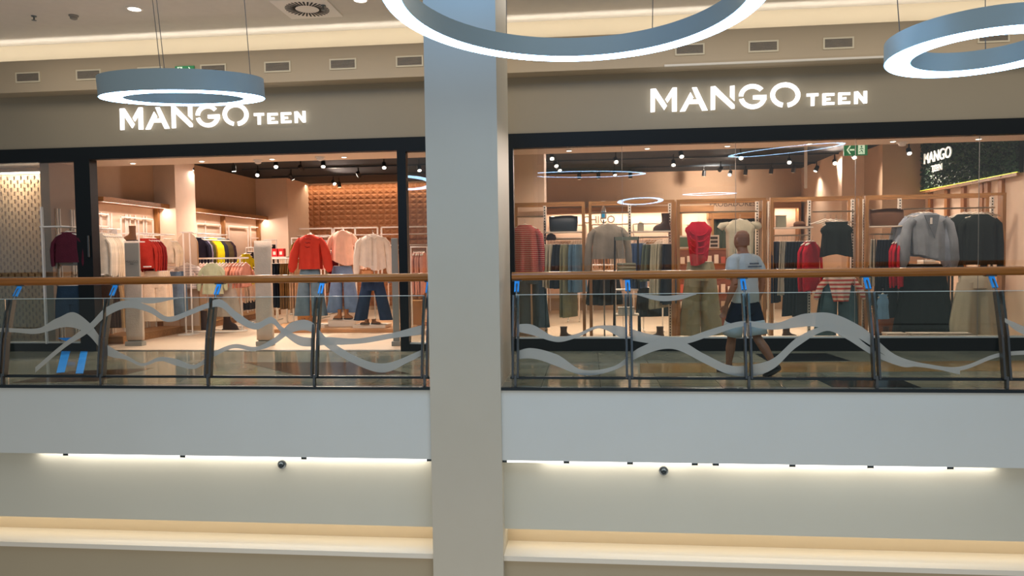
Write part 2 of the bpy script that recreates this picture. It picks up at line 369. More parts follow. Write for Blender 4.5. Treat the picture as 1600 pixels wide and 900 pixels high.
# --- illuminated shop signs
def letters(t, ox, y):
    def P(x, yy):
        q = at(1000+x/4.21, 110+yy/4.21, YF-.06); return (q.x+ox, q.z)
    def poly(name, *ps):
        b = MB()
        for pts in ps: b.prism([P(*q) for q in pts], y, y+.022)
        b.build(name, LETTER, t)
    poly('letter_m', [(70, 122), (104, 119), (178, 232), (160, 260), (98, 170), (98, 272), (70, 274)],
         [(243, 112), (243, 269), (211, 270), (211, 168), (181, 212), (167, 188), (214, 113)])
    poly('letter_a', [(343, 112), (373, 110), (446, 262), (410, 264), (388, 218), (376, 190)], [(376, 190), (388, 218), (324, 219), (298, 268), (262, 270), (332, 143), (352, 178), (343, 192)])
    poly('letter_n', [(466, 106), (496, 103), (623, 228), (623, 250), (604, 252), (494, 152), (494, 258), (466, 260)], [(594, 102), (623, 99), (623, 200), (594, 172)])
    def arc(cx, cy, rx, ry, st, a0, a1, n=22):
        o_ = [(cx+rx*math.cos(R(a0+(a1-a0)*i/n)), cy-ry*math.sin(R(a0+(a1-a0)*i/n))) for i in range(n+1)]
        i_ = [(cx+(rx-st)*math.cos(R(a0+(a1-a0)*i/n)), cy-(ry-st)*math.sin(R(a0+(a1-a0)*i/n))) for i in range(n+1)]
        return [[o_[i], o_[i+1], i_[i+1], i_[i]] for i in range(n)]
    poly('letter_g', *(arc(742, 171, 91, 82, 29, 40, 178)+arc(742, 171, 91, 82, 29, 193, 350)+[[(745, 164), (833, 160), (833, 192), (745, 190)]]))
    poly('letter_o', *arc(957, 161, 99, 83, 30, -79, 259-1))
    poly('letter_t', [(1098, 152), (1175, 149), (1175, 167), (1150, 168), (1148, 232), (1126, 233), (1126, 170), (1098, 171)])
    for nm, x0, x1, yt, yb in (('letter_e', 1202, 1280, 148, 228), ('letter_e', 1306, 1384, 143, 223)):
        m_ = (yt+yb)/2
        poly(nm, [(x0, yt+3), (x0+22, yt+2), (x0+22, yb-1), (x0, yb)], [(x0+22, yt+2), (x1, yt), (x1, yt+17), (x0+22, yt+19)], [(x0+22, m_-6), (x1-26, m_-8), (x1-26, m_+7), (x0+22, m_+9)], [(x0+22, yb-19), (x1, yb-21), (x1, yb-4), (x0+22, yb-2)])
    poly('letter_n', [(1411, 139), (1435, 137), (1473, 184), (1473, 135), (1495, 134), (1495, 215), (1473, 217), (1434, 168), (1434, 219), (1411, 220)])
lx = at(187.6, 200.4, YF-.06).x-at(1016.6, 175.1, YF-.06).x
for ox, side in ((0, 'above the large window on the right'), (lx, 'above the left entrance, partly behind a ring lamp')):
    q = at(1186, 155, YF-.06)
    t = thing('shop_sign', (q.x+ox, YF-.06, q.z), 'white lit letters MANGO TEEN '+side, 'shop sign', 'illuminated shop signs')
    letters(t, ox, YF-.06)
# --- ring lamps
def ring_lamp(c, Ro, Ri, h, tilt, label, wires):
    t = thing('ring_lamp', c, label, 'pendant light', 'ring lamps hanging in the atrium')
    c = Vector(c); n = 96
    def rg(r, z): return [c+Vector((r*math.cos(2*math.pi*j/n), r*math.sin(2*math.pi*j/n), z)) for j in range(n)]
    rr = [rg(Ro, 0), rg(Ro, h), rg(Ri, h), rg(Ri, 0)]
    b = MB(); b.loft(rr, cap=False)
    b.build('housing', RINGM, t, True, sharp=30)
    b = MB(); b.loft([rg(Ro-.006, .002), rg(Ro-.006, -.004), rg(Ri+.006, -.004), rg(Ri+.006, .002), rg(Ro-.006, .002)], cap=False)
    b.build('diffuser', LEDW, t)
    for a, dx in wires:
        q = c+Vector(((Ro+Ri)/2*math.cos(R(a)), (Ro+Ri)/2*math.sin(R(a)), h))
        MB().tube([q, q+Vector((dx*.5, 0, .9)), q+Vector((dx, 0, 2.6))], .0035, 6).build('cable', mat('cable_grey', '77736c', .5), t)
    t.rotation_euler = tilt
ring_lamp((-3.62, 6.4, 2.79), .69, .50, .17, (R(6.5), R(-.2), 0), 'slim glowing ring lamp hanging before the left shop sign', [(283, -.03), (286, -.03), (10, 0)])
ring_lamp((-.09, 5.0, 3.02), 1.273, 1.143, .15, (R(-3.35), R(.8), 0), 'largest glowing ring lamp crossing the column at the top of the picture', [(60, .02), (118, -.02), (-90, 0)])
ring_lamp((2.4629, 5.0, 2.5575), .545, .388, .125, (R(-1.9), 0, 0), 'glowing ring lamp cut by the right edge of the picture', [(175, -.12), (60, 0)])
ring_lamp((1.44, -.6, 2.84), .65, .49, .15, (R(5), R(-1), 0), 'small ring lamp seen only as a reflection above the grey sweater', [(90, 0), (210, 0), (330, 0)])
ring_lamp((4.25, 3.9, 3.55), 1.2, 1.08, .15, (R(-3), R(-4), 0), 'large ring lamp seen only as a slanting reflection in the shop window', [(90, 0), (210, 0), (330, 0)])
# --- shop front frames and glass
def glaze(idx, name, x0, x1, fr, label_joints=(), sill=None, top=3.02, jl=.1, jr=.1):
    t = thing('%s_%d' % (name, idx), ((x0+x1)/2, YF, 0), None, None); t['kind'] = 'structure'
    b = MB()
    b.box(x0, x1, YF-.03, YF+.10, top-.20, top)
    b.box(x0, x0+jl, YF-.03, YF+.10, 0, top-.20)
    b.box(x1-jr, x1, YF-.03, YF+.10, 0, top-.20)
    if sill: b.box(x0+jl, x1-jr, YF-.02, YF+.10, 0, sill)
    b.build('frame', BLACKM, t)
    if sill:
        MB().box(x0+jl, x1-jr, YF+.02, YF+.14, sill, sill+.02).build('sill', WHITEM, t)
        xs = [x0+jl]+list(label_joints)+[x1-jr]
        for a, b_ in zip(xs[:-1], xs[1:]):
            MB().box(a+.003, b_-.003, YF+.025, YF+.027, sill+.02, top-.2).build('glass_pane', SHOPGLASS, t)
        for a in label_joints:
            MB().box(a-.003, a+.003, YF+.022, YF+.030, sill+.02, top-.2).build('glazing_joint', mat('joint', '8f8a80', .4), t)
    return t
X = lambda px, py=400: at(px, py, YF).x
DOORL0, DOORL1, DOORR0, DOORR1 = X(119, 300), X(147, 400), X(624, 400), X(637.5, 400)
SILL = at(1000, 529, YF).z
glaze(1, 'window', XL, DOORL1-.09, None, sill=.12, jr=DOORL1-.09-DOORL0, jl=.1)
WFL = DOORL1-.09
t = thing('door_1', ((DOORL0+DOORR1)/2, YF, 0), None, None); t['kind'] = 'structure'
MB().box(WFL, DOORR0+.0, YF-.03, YF+.10, 2.84, 3.02).box(WFL, WFL+.09, YF-.03, YF+.14, 0, 2.84).build('frame', BLACKM, t)
MB().box(WFL+.09, DOORR0, YF-.02, YF+.12, 0, .004).build('threshold', STEEL, t)
p = at(139, 385, YF-.03)
MB().box(WFL+.03, WFL+.06, YF-.06, YF-.03, p.z-.16, p.z+.16).build('pull_handle', STEEL, t, bevel=.008)
XWL = X(791, 400)
glaze(2, 'window', DOORR0, XWL-.55, None, sill=.10, jl=DOORR1-DOORR0, jr=.12)
sbox('wall_pier', FRIEZE, XWL-.55, XWL, YF, YF+.3, 0, 3.02)
glaze(3, 'window', XWL, XR, None, [X(973), X(1150), X(1337), X(1530)], sill=SILL, jl=X(804)-XWL, jr=.1)
# --- shop shell
LX, LYB, RXR, RYB = -8.05, 18.7, 6.12, 18.0
PART = X(745)
SOF = 2.85
sbox('floor_shop', SHOPFLOOR, XL, XR, YF+.02, 19.2, -.1, 0)
sbox('ceiling_entrance', mat('soffit_paint', 'e0cdb8', .7), XL, XR, YF+.1, YF+.85, SOF, ZC+.1)
sbox('ceiling_shop', SHOPCEIL, XL, XR, YF+.85, 19.2, ZC, ZC+.1)
sbox('wall_left', SHOPWALL, LX-.15, LX, YF+.10, LYB, 0, ZC)
sbox('wall_screen_back', SHOPWALL, XL, LX-.15, YF+.75, YF+.85, 0, ZC)
sbox('wall_back_left', SHOPWALL, LX-.1, PART, LYB, LYB+.15, 0, ZC)
sbox('wall_partition', SHOPPALE, PART-.05, PART+.05, YF+.3, LYB, 0, ZC)
sbox('wall_back_right', SHOPWALL, PART, RXR+.2, RYB, RYB+.15, 0, ZC)
sbox('wall_right', SHOPPALE, RXR, RXR+.15, YF+.10, RYB, 0, ZC)
pp = at(851, 350, 11.8)
sbox('wall_pillar', SHOPPALE, PART+.05, pp.x, 11.8, 12.4, 0, ZC)
a, b = at(1378, 350, 14.3).x, at(1315, 350, 15.2).x
sbox('wall_recess', SHOPWALL, a, RXR, 14.3, RYB, 0, ZC)
sbox('wall_pillar', SHOPPALE, b, a, 15.2, RYB, 0, ZC)
sbox('trim_10', mat('timber_jamb', 'a0682c', .5), RXR-.12, RXR, YF+.14, YF+.40, 0, SOF)
# pillars on the left wall
a = atx(243, 300, LX)
yA, yB = 13.05, 13.75
sbox('wall_pillar', SHOPPALE, LX, LX+.42, yA, yB, 0, ZC)
a, b = at(407, 350, 17.3).x, at(450, 350, 17.3).x
sbox('wall_pillar', SHOPPALE, LX, b, 17.3, LYB, 0, ZC)
# lit niche along left wall: timber band + pale back + light
for (y0, y1) in ((YF+.9, yA), (yB, 17.3)):
    sbox('trim_11', OAKX, LX, LX+.30, y0, y1, 2.30, 2.38)
    sbox('trim_12', SHOPPALE, LX+.0, LX+.012, y0, y1, .1, 2.30)
    area('niche_light', (LX+.20, (y0+y1)/2, 2.285), (0, R(-28), 0), .04, y1-y0, 26*(y1-y0)/3, SHOP)
    ny = int((y1-y0)/1.25)
    for k in range(ny+1):
        yy = y0+(y1-y0-.06)*k/max(ny, 1)
        sbox('trim_13', OAK, LX+.012, LX+.10, yy, yy+.06, .1, 2.30)
    sbox('trim_14', OAKX, LX, LX+.55, y0, y1, 0, .12)
# brown relief tile wall above the back racks
def relief():
    b = MB(); x0, x1, z0, z1 = at(450, 350, LYB).x, PART-.06, .1, 3.26; nx, nz = int((x1-x0)/.17), int((z1-z0)/.13)
    dx, dz = (x1-x0)/nx, (z1-z0)/nz
    for i in range(nx):
        for j in range(nz):
            X0 = x0+i*dx; Z0 = z0+j*dz; off = .0
            b.add([(X0, LYB-.01, Z0), (X0+dx, LYB-.01, Z0), (X0+dx, LYB-.01, Z0+dz), (X0, LYB-.01, Z0+dz), (X0+dx/2, LYB-.055, Z0+dz*.55)],
                  [(0, 1, 4), (1, 2, 4), (2, 3, 4), (3, 0, 4)])
    return b.build('trim_15', mat('terracotta_tile', 'a5704a', .6, noise=.06, nscale=5))
struct(relief())
area('tile_wash_light', ((at(450, 350, LYB).x+PART)/2, LYB-.22, 3.24), (R(14), 0, 0), 5.2, .05, 26, (1, .74, .52))
# niche band and lit shelving along the right shop's back wall
def nicher(px0, px1, ytop, lit=True, zb=.3, cat=None):
    a, b = at(px0, 340, RYB).x, at(px1, 340, RYB).x; zt = at((px0+px1)/2, ytop, RYB-.3).z
    sbox('trim_16', OAKX, a, b, RYB-.32, RYB, zt, zt+.14)
    sbox('trim_17', SHOPPALE, a, b, RYB-.012, RYB, zb, zt)
    for x in (a, b-.05): sbox('trim_18', OAK, x, x+.05, RYB-.30, RYB-.012, zb, zt)
    if lit: area('niche_light', ((a+b)/2, RYB-.22, zt-.02), (R(20), 0, 0), (b-a)*.9, .04, 18*(b-a)/2, SHOP)
    return a, b, zt
nicher(850, 1058, 333)
nicher(1060, 1112, 331)
nicher(1202, 1246, 325)
nicher(1325, 1378, 325, False)
# ================================================================ RAILINGS
ZRAIL = 1.115; LEAN = .30; YRAIL = YR+.05+LEAN
ribbon_px = {   # frosted ribbons: lists of (x, y, half width) in photo pixels, cut per glass panel
 'L': [[(-30, 515, 3), (20, 516, 3), (60, 517, 4), (90, 505, 8), (115, 500, 12), (140, 515, 10), (165, 545, 8), (200, 560, 3), (222, 570, 2), (250, 561, 3), (275, 566, 5), (305, 573, 3), (330, 556, 4), (365, 541, 3), (400, 545, 3), (430, 532, 5), (455, 512, 8), (485, 510, 8), (510, 535, 7), (560, 565, 6), (600, 575, 7), (640, 560, 5), (680, 540, 3)],
       [(55, 578, 4), (100, 540, 4), (140, 512, 6), (165, 488, 7), (200, 475, 6), (235, 484, 5), (262, 499, 4), (300, 487, 4), (320, 479, 4), (345, 474, 6), (370, 495, 7), (400, 510, 5), (425, 500, 5), (440, 515, 5), (470, 533, 7), (510, 533, 6), (560, 533, 4), (610, 525, 4), (660, 515, 7)],
       [(192, 466, 1), (235, 470, 4), (280, 465, 1)]],
 'R': [[(795, 512, 4), (830, 515, 8), (868, 530, 4), (900, 525, 3), (935, 511, 2), (975, 520, 9), (1020, 530, 7), (1070, 532, 5), (1110, 520, 5), (1160, 506, 4), (1210, 510, 5), (1260, 500, 10), (1300, 503, 13), (1345, 520, 10), (1400, 560, 5), (1450, 572, 3), (1500, 576, 3), (1560, 555, 3), (1620, 550, 3)],
       [(795, 558, 5), (830, 552, 8), (870, 563, 9), (910, 582, 4), (960, 575, 3), (1000, 550, 7), (1050, 536, 9), (1100, 560, 7), (1140, 578, 7), (1180, 578, 9), (1210, 567, 8), (1245, 535, 7), (1290, 513, 4), (1320, 520, 8), (1360, 548, 5), (1410, 570, 3), (1440, 570, 2), (1500, 582, 3)],
       [(992, 459, 1), (1030, 466, 4), (1058, 465, 4), (1088, 459, 1)],
       [(1570, 500, 3), (1590, 512, 6), (1630, 530, 8)]]}
def ribbon_pieces(b, pts, xa, xb, yg):
    xs = [p[0] for p in pts]
    def samp(x):
        for (p, q) in zip(pts[:-1], pts[1:]):
            if p[0] <= x <= q[0]:
                i = pts.index(p); a_ = pts[max(i-1, 0)]; d_ = pts[min(i+2, len(pts)-1)]; dx = q[0]-p[0]; t = (x-p[0])/dx
                m0 = (q[1]-a_[1])/(q[0]-a_[0])*dx; m1 = (d_[1]-p[1])/(d_[0]-p[0])*dx; t2, t3 = t*t, t*t*t
                s = t2*(3-2*t)
                return (2*t3-3*t2+1)*p[1]+(t3-2*t2+t)*m0+(3*t2-2*t3)*q[1]+(t3-t2)*m1, p[2]+(q[2]-p[2])*s
    lo, hi = max(xa, xs[0]), min(xb, xs[-1])
    if hi-lo < 6: return
    n = max(3, int((hi-lo)/5)); top = []; bot = []
    for i in range(n+1):
        x = lo+(hi-lo)*i/n; y, h = samp(x); h += .2
        top.append(at(x, y-h, yg)); bot.append(at(x, y+h, yg))
    vs = []
    for k in range(n+1):
        for q in (top[k], bot[k]): vs.append((q.x, yg, q.z))
    for k in range(n+1):
        for q in (top[k], bot[k]): vs.append((q.x, yg+.0015, q.z))
    N = 2*(n+1); fs = []
    for k in range(n):
        fs += [(2*k, 2*k+1, 2*k+3, 2*k+2), (N+2*k, N+2*k+2, N+2*k+3, N+2*k+1), (2*k, 2*k+2, N+2*k+2, N+2*k), (2*k+1, N+2*k+1, N+2*k+3, 2*k+3)]
    b.add(vs, fs)
def railing(side, posts_px, x0, x1, label):
    t = thing('railing', ((x0+x1)/2, YR+.05, 0), label, 'railing')
    MB().tube([(x0, YRAIL, ZRAIL), ((x0+x1)/2, YRAIL, ZRAIL), (x1, YRAIL, ZRAIL)], .044, 20).build('handrail', RAILW, t, True, sharp=40)
    MB().box(x0, x1, YR+.05, YR+.09, .075, .10).build('bottom_bar', DSTEEL, t)
    px = []
    for p in posts_px:
        X_ = at(p, 560, YR+.09).x; px.append(X_)
        b = MB(); y0 = YR+.03
        for dx in (-.026, .026):
            pts = [(X_+dx, y0, .09), (X_+dx, y0+.06, .5), (X_+dx, y0+.17, .92)]
            for a_, b_ in zip(pts[:-1], pts[1:]): b.bar(a_, b_, .020, .06)
        b.box(X_-.012, X_+.012, y0-.02, y0+.02, -.02, .12)
        po = b.build('post', STEEL, t)
        MB().tube([(X_, y0+.13, .80), (X_, y0+.20, .93), (X_, YRAIL-.06, 1.02), (X_, YRAIL, ZRAIL-.04)], .010, 10).build('bracket', STEEL, po, True)
        MB().box(X_-.05, X_+.05, YRAIL-.03, YRAIL+.03, ZRAIL-.052, ZRAIL-.038).build('saddle_plate', STEEL, po)
        MB().bar((X_, YRAIL-.10, .955), (X_, YRAIL-.025, 1.06), .05, .018).build('protective_film', BLUE, po)['label'] = 'bright blue protective film on the post top'
    px = [x0]+px+[x1]
    for k, (a_, b_) in enumerate(zip(px[:-1], px[1:])):
        if b_-a_ < .15: continue
        a_ += .004; b_ -= .004
        g = MB().box(a_, b_, YR+.10, YR+.108, .0, .93).build('glass_panel', RAILGLASS, t)
        MB().box(a_, b_, YR+.098, YR+.110, .93, .936).build('glass_edge', mat('glass_edge', 'b8c4bd', .3), g)
        # frosted ribbons sit on the pane's front face
        A_, B_ = None, None
        base = {'L': 0, 'R': 1}[side]
        fx = lambda X_: 800+FPX*((Vector((X_, YR+.1, .4))-EYE).dot(_R))/((Vector((X_, YR+.1, .4))-EYE).dot(_F))
        for ri, pts in enumerate(ribbon_px[side]):
            b = MB(); ribbon_pieces(b, pts, fx(a_)+2, fx(b_)-2, YR+.096-.002*ri)
            if b.v: b.build('frosted_ribbon', FROST, g)
    return t
Xr = lambda px: at(px, 500, YR+.05).x
railing('L', [10, 163, 329, 494, 665], XL, COLX0+.0, 'glass railing with wooden handrail left of the column')
railing('R', [806, 983, 1168, 1366, 1568], COLX1+.09, XR, 'glass railing with wooden handrail right of the column')
# flat bright blue strips laid on the floor and the window base
BLUESTRIP = mat('blue_tape', '1f9dff', .6)
for pix, lab, nm in (([(97, 546), (111, 545), (105, 566), (101, 582), (88, 583)], 'ragged bright blue strip on the floor, left one of the two', 0),
                 ([(127, 544), (138, 544), (130, 584), (118, 584)], 'straight-edged bright blue strip on the floor, right one of the two', 0)):
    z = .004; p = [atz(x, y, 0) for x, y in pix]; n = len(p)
    o = MB().add([(q.x, q.y, .001) for q in p]+[(q.x, q.y, z) for q in p], [tuple(range(n)), tuple(range(2*n-1, n-1, -1))]+[(i, i+n, (i+1) % n+n, (i+1) % n) for i in range(n)]).build('blue_strip', BLUESTRIP)
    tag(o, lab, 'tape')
q = [at(x, y, YF-.034) for x, y in ((90, 528), (116, 527.5), (116, 532), (103, 533))]
o = MB().prism([(p_.x, p_.z) for p_ in q], YF-.036, YF-.031).build('blue_strip', BLUESTRIP); tag(o, 'short bright blue strip low on the left window frame', 'tape')
# ================================================================ GARMENTS
HANG = mat('hanger_white', 'e9ddcc', .5); HOOK = mat('hook_metal', 'b9b4ac', .3, 1.0)
def ring_(cx, cy, z, w_, d, n, ph, amp, k=5):
    out = []
    for j in range(n):
        a = 2*math.pi*j/n
        m_ = 1+amp*math.sin(k*a+ph)+amp*.6*math.sin((2*k+1)*a+ph*1.7)
        out.append(Vector((cx+w_*math.cos(a)*(1+.25*(m_-1)), cy+d*math.sin(a)*m_, z)))
    return out
def hanger(parent, w_=.2, hook=True, clip=False):
    o = wloc(parent); b = MB()
    if clip: b.tube([o+Vector((-w_, 0, -.06)), o+Vector((w_, 0, -.06))], .006, 6)
    else: b.tube([o+Vector((-w_, 0, -.115)), o+Vector((-w_*.5, 0, -.085)), o+Vector((0, 0, -.05)), o+Vector((w_*.5, 0, -.085)), o+Vector((w_, 0, -.115))], [.008, .011, .010, .011, .008], 8)
    h = b.build('hanger', HANG, parent, True)
    if hook: MB().tube([o+Vector((0, 0, -.05)), o+Vector((0, 0, -.01)), o+Vector((.012, 0, .012)), o+Vector((0, 0, .02)), o+Vector((-.012, 0, .008))], .0025, 5).build('hook', HOOK, h, True)
    return h
def top_mesh(W, L, D=.05, sl=.5, slr=.05, flare=1.05, neck=.085, n=44, amp=.30, ph=0, splay=.07, cap=False, bulge=1.0, drape=0):
    """shirt body with open neck and hem; sleeves returned as separate builders"""
    h = W/2; prof = [(-.062, neck, .6), (-.105, h*.66, .75), (-.148, h*.93, .85), (-.19, h*.98, 1), (-.24, h*.86, 1.05)]
    k = 7
    for i in range(1, k+1):
        t_ = i/k; prof.append((-.24-(L-.24)*t_, h*(.86+(flare*.92-.86)*t_), 1.05+.25*t_))
    b = MB(); rings = []
    for i, (z, w_, d) in enumerate(prof):
        t_ = i/(len(prof)-1); r_ = ring_(0, 0, z, w_, D*d, n, ph, amp*t_, 7)
        if i == len(prof)-1 and drape:
            for q in r_: q.z += drape*math.sin(q.x/h*2.2+ph)*1.0
        rings.append(r_)
    b.loft(rings, cap=False)
    sb = []
    if sl > 0:
        for s in (-1, 1):
            pts = [(s*h*.74, 0, -.155), (s*(h+.01), 0, -.225), (s*(h+.03+splay*.35), -.005, -.135-sl*.45), (s*(h+.02+splay*.8), -.01, -.135-sl*.85), (s*(h+.02+splay), -.01, -.135-sl)]
            rr = [slr*1.05, slr*1.0, slr*.92*bulge, slr*.95*bulge, slr*.6]
            if sl < .3: rr[-1] = slr*1.1
            sb.append(MB().tube(pts, rr, 12, cap=False, flat=.7))
    elif cap:
        for s in (-1, 1):
            sb.append(MB().tube([(s*h*.7, 0, -.125), (s*(h+.03), 0, -.15), (s*(h+.06), 0, -.19)], [.04, .055, .05], 12, cap=False, flat=.6))
    return b, sb
def trousers_mesh(W, L, D=.045, leg=.11, hem=.11, spread=.03, n=20, ph=0, amp=.12):
    b = MB(); h = W/2; cz = -.06-.26
    b.loft([ring_(0, 0, z, w_, d, n, ph, a_) for z, w_, d, a_ in ((-.06, h*.86, D*.7, 0), (-.10, h*.88, D*.75, .02), (-.11, h*.9, D*.85, .05), (-.22, h*1.0, D*1.1, .1), (cz-.02, h*1.04, D*1.15, .1))], cap=False)
    for s in (-1, 1):
        rg = []
        for i in range(8):
            t_ = i/7; z = cz+.06+(-L-cz-.06)*t_; w_ = leg+(hem-leg)*t_
            cx = s*(h*.52+spread*t_+(w_-leg)*.3)
            rg.append(ring_(cx, .004*s, z, w_*.98, D*(1+.3*t_), n, ph+s, amp*t_, 4))
        b.loft(rg, cap=False)
    return b
def skirt_mesh(W, L, D=.05, flare=1.5, n=36, ph=0, amp=.22, rag=.0):
    b = MB(); h = W/2; rings = []
    for i in range(9):
        t_ = i/8; r_ = ring_(0, 0, -.06-(L-.06)*t_, h*(.85+(flare-.85)*t_**.8), D*(.7+.9*t_), n, ph, amp*t_, 7)
        if i == 8 and rag:
            for q in r_: q.z += rnd.uniform(-rag, rag)
        rings.append(r_)
    b.loft(rings, cap=False); return b
def shift(b, loc):
    loc = Vector(loc); b.v = [q+loc for q in b.v]; return b
def make_top(name, m, loc, label, cat, rot=0, group=None, big=False, sleeve_m=None, hangw=None, **k):
    body, sb = top_mesh(ph=rnd.uniform(0, 6), **k)
    if not big:
        for q in sb:
            body.add(q.v, q.f)
    o = shift(body, loc).build(name, m, None, True, origin=loc)
    tag(o, label, cat, group)
    if big:
        for q in sb: shift(q, loc).build('sleeve', sleeve_m or m, o, True)
    hanger(o, (hangw or k['W']*.42))
    if rot: o.rotation_euler.z = rot
    return o
def make_trousers(name, m, loc, label, cat='trousers', rot=0, group=None, hang=True, **k):
    o = shift(trousers_mesh(ph=rnd.uniform(0, 6), **k), loc).build(name, m, None, True, origin=loc); tag(o, label, cat, group)
    if hang: hanger(o, k['W']*.38, clip=True)
    if rot: o.rotation_euler.z = rot
    return o
def make_skirt(name, m, loc, label, cat='skirt', rot=0, group=None, hang=True, **k):
    o = shift(skirt_mesh(ph=rnd.uniform(0, 6), **k), loc).build(name, m, None, True, origin=loc); tag(o, label, cat, group)
    if hang: hanger(o, k['W']*.38, clip=True)
    if rot: o.rotation_euler.z = rot
    return o
CN = {}
def run(items, x0, x1, Y0, Y1, zr, rack, rot, W=.36, Lv=.02):
    """garments side by side on one rail, from (x0,Y0) to (x1,Y1): items = [(kind, colour name, hex, length, count), ...]"""
    tot = sum(i[4] for i in items); k = 0
    for kind, cname, hx, L, cnt in items:
        for c in range(cnt):
            t_ = (k+.5)/tot; loc = Vector((x0+(x1-x0)*t_, Y0+(Y1-Y0)*t_, zr-.02)); k += 1
            L_ = L+rnd.uniform(-Lv, Lv); rr = rot+rnd.uniform(-.09, .09)
            lab = '%s %s, %s from the left on the %s' % (cname, kind, ORD[k-1], rack)
            g = 'clothes on the '+rack; nm = 'hanging_'+kind.replace(' ', '_').replace('top', 'pullover')
            m_ = fab(hx)
            if kind in ('trousers', 'jeans'): make_trousers(nm, m_, loc, lab, kind, rr, g, W=W*.9, L=L_, D=.016, leg=W*.24, hem=W*.27, n=14, spread=0)
            elif kind == 'skirt': make_skirt(nm, m_, loc, lab, kind, rr, g, W=W*.8, L=L_, D=.018, n=20)
            elif kind == 'T-shirt':
                o = make_top('hanging_t_shirt', m_, loc, lab, kind, rr, g, W=W, L=L_, D=.02, sl=.17, slr=.035, n=16, splay=.05, hangw=W*.4)
            else: make_top(nm, m_, loc, lab, kind, rr, g, W=W, L=L_, D=.022, sl=L_*.85, slr=.028, n=16, splay=.0, hangw=W*.4)
def rack(name, label, x0, x1, y, z0, z1, bars=(), m=None, group=None, depth=.0, r=.012, ups=(), shelves=()):
    """white frame rack: two uprights, top bar, extra rails"""
    t = thing(name, ((x0+x1)/2, y, z0), label, 'clothes rack', group); m = m or WHITEM
    for x in (x0, x1)+tuple(ups): MB().bar((x, y, z0), (x, y, z1), r*2, r*2).build('upright', m, t)
    MB().bar((x0, y, z1), (x1, y, z1), r*2, r*2).build('top_bar', m, t)
    for (a, b_, z) in bars: MB().tube([(a, y-depth, z), (b_, y-depth, z)], r*.8, 8).build('hanging_rail', m, t, True)
    for (a, b_, z) in shelves: MB().box(a, b_, y-.16, y+.16, z-.012, z+.008).build('shelf', m, t)
    return t
# ================================================================ SHOP FITTINGS AND CLOTHES, LEFT SHOP
def text(name, s_, loc, size, m, parent, rot=(R(90), 0, 0), ext=.004, align='CENTER'):
    c = bpy.data.curves.new(name, 'FONT'); c.body = s_; c.size = size; c.extrude = ext; c.align_x = align; c.align_y = 'CENTER'
    tmp = bpy.data.objects.new(name, c); COL.objects.link(tmp)
    bpy.context.view_layer.update()
    me = bpy.data.meshes.new_from_object(tmp.evaluated_get(bpy.context.evaluated_depsgraph_get()))
    bpy.data.objects.remove(tmp); bpy.data.curves.remove(c)
    me.materials.clear(); me.materials.append(m)
    o = bpy.data.objects.new(name, me); COL.objects.link(o); o.parent = parent
    o.location = Vector(loc)-(wloc(parent) if parent is not None else Vector()); o.rotation_euler = rot
    return o
spots_n = [0]; SP = []
LAMPMAT = mat('lamp_black', '14171a', .5)
def track_spot(px, py, target, watts=55, lit=True, room='left'):
    p = atz(px, py, 3.14); spots_n[0] += 1
    t = thing('track_spotlight', (p.x, p.y, ZC), '', 'spotlight', 'track spotlights on the black shop ceiling'); SP.append((px, room, lit, t))
    d = (Vector(target)-p).normalized()
    MB().bar((p.x, p.y, ZC), (p.x, p.y, p.z+.03), .02, .02).build('stem', LAMPMAT, t)
    MB().tube([p-d*.06, p-d*.05, p+d*.07], [.03, .042, .045], 16).build('canister', LAMPMAT, t, True, sharp=40)
    MB().tube([p+d*.068, p+d*.076], [.038, .036], 16).build('lens', LENS if lit else mat('lens_off', 'ffe9c8', .4, emit='ffe2b8', es=2), t)
    if watts: spot('spot_lamp', p+d*.085, target, watts, SHOP, 125, .9, .06)
WL = 255
for px, py, tx, ty, tz in ((403, 271, -6.3, 12, .8), (431, 257, -5, 11.6, .8), (505, 256, -4.5, 12.2, .8), (521, 285, -4, 15, 1), (365, 262, -6.8, 14, .8), (300, 262, -7.2, 12.5, .9), (600, 258, -3.4, 12.5, .9), (655, 262, -2.9, 13.5, 1), (455, 276, -5.6, 17, 1)):
    track_spot(px, py, (tx, ty, tz), WL, True, 'left')
for px, py, tx, ty, tz in ((862, 244, -.3, 11.5, .8), (868, 256, .3, 12.3, .6), (873, 262, .2, 14.2, 1), (962, 250, 1, 11.6, .8), (960, 269, 1, 15.5, .9), (1064, 241, 2, 11.5, .8), (1052, 254, 1.6, 13, .7), (1157, 244, 2.8, 11.6, .9), (1126, 264, 2.6, 17.9, 2.7), (1141, 270, 2.2, 15, .9),
                           (1233, 251, 3.4, 12.2, .8), (1276, 263, 3.8, 16.3, 1), (1304, 253, 4.2, 11.8, .9), (1334, 243, 4.8, 12, .8), (1420, 236, 5.4, 12.1, .9), (1500, 232, 5.6, 11.6, .9)):
    track_spot(px, py, (tx, ty, tz), WL, True, 'right')
for px, py, rm in ((530, 288, 'left'), (470, 262, 'left'), (560, 272, 'left'), (1100, 270, 'right'), (1165, 268, 'right'), (1205, 266, 'right'), (1240, 264, 'right'), (985, 274, 'right'), (935, 274, 'right'), (905, 275, 'right')):
    track_spot(px, py, (atz(px, py, 3.1).x, 17.5, 1.5), 0, False, rm)
for room in ('left', 'right'):
    for lit in (True, False):
        for k, q_ in enumerate(sorted([s_ for s_ in SP if s_[1] == room and s_[2] == lit], key=lambda s_: s_[0])):
            q_[3]['label'] = '%s track spotlight on the black ceiling, %s from the left in the %s shop' % ('bright' if lit else 'dim', ORD[k], room)
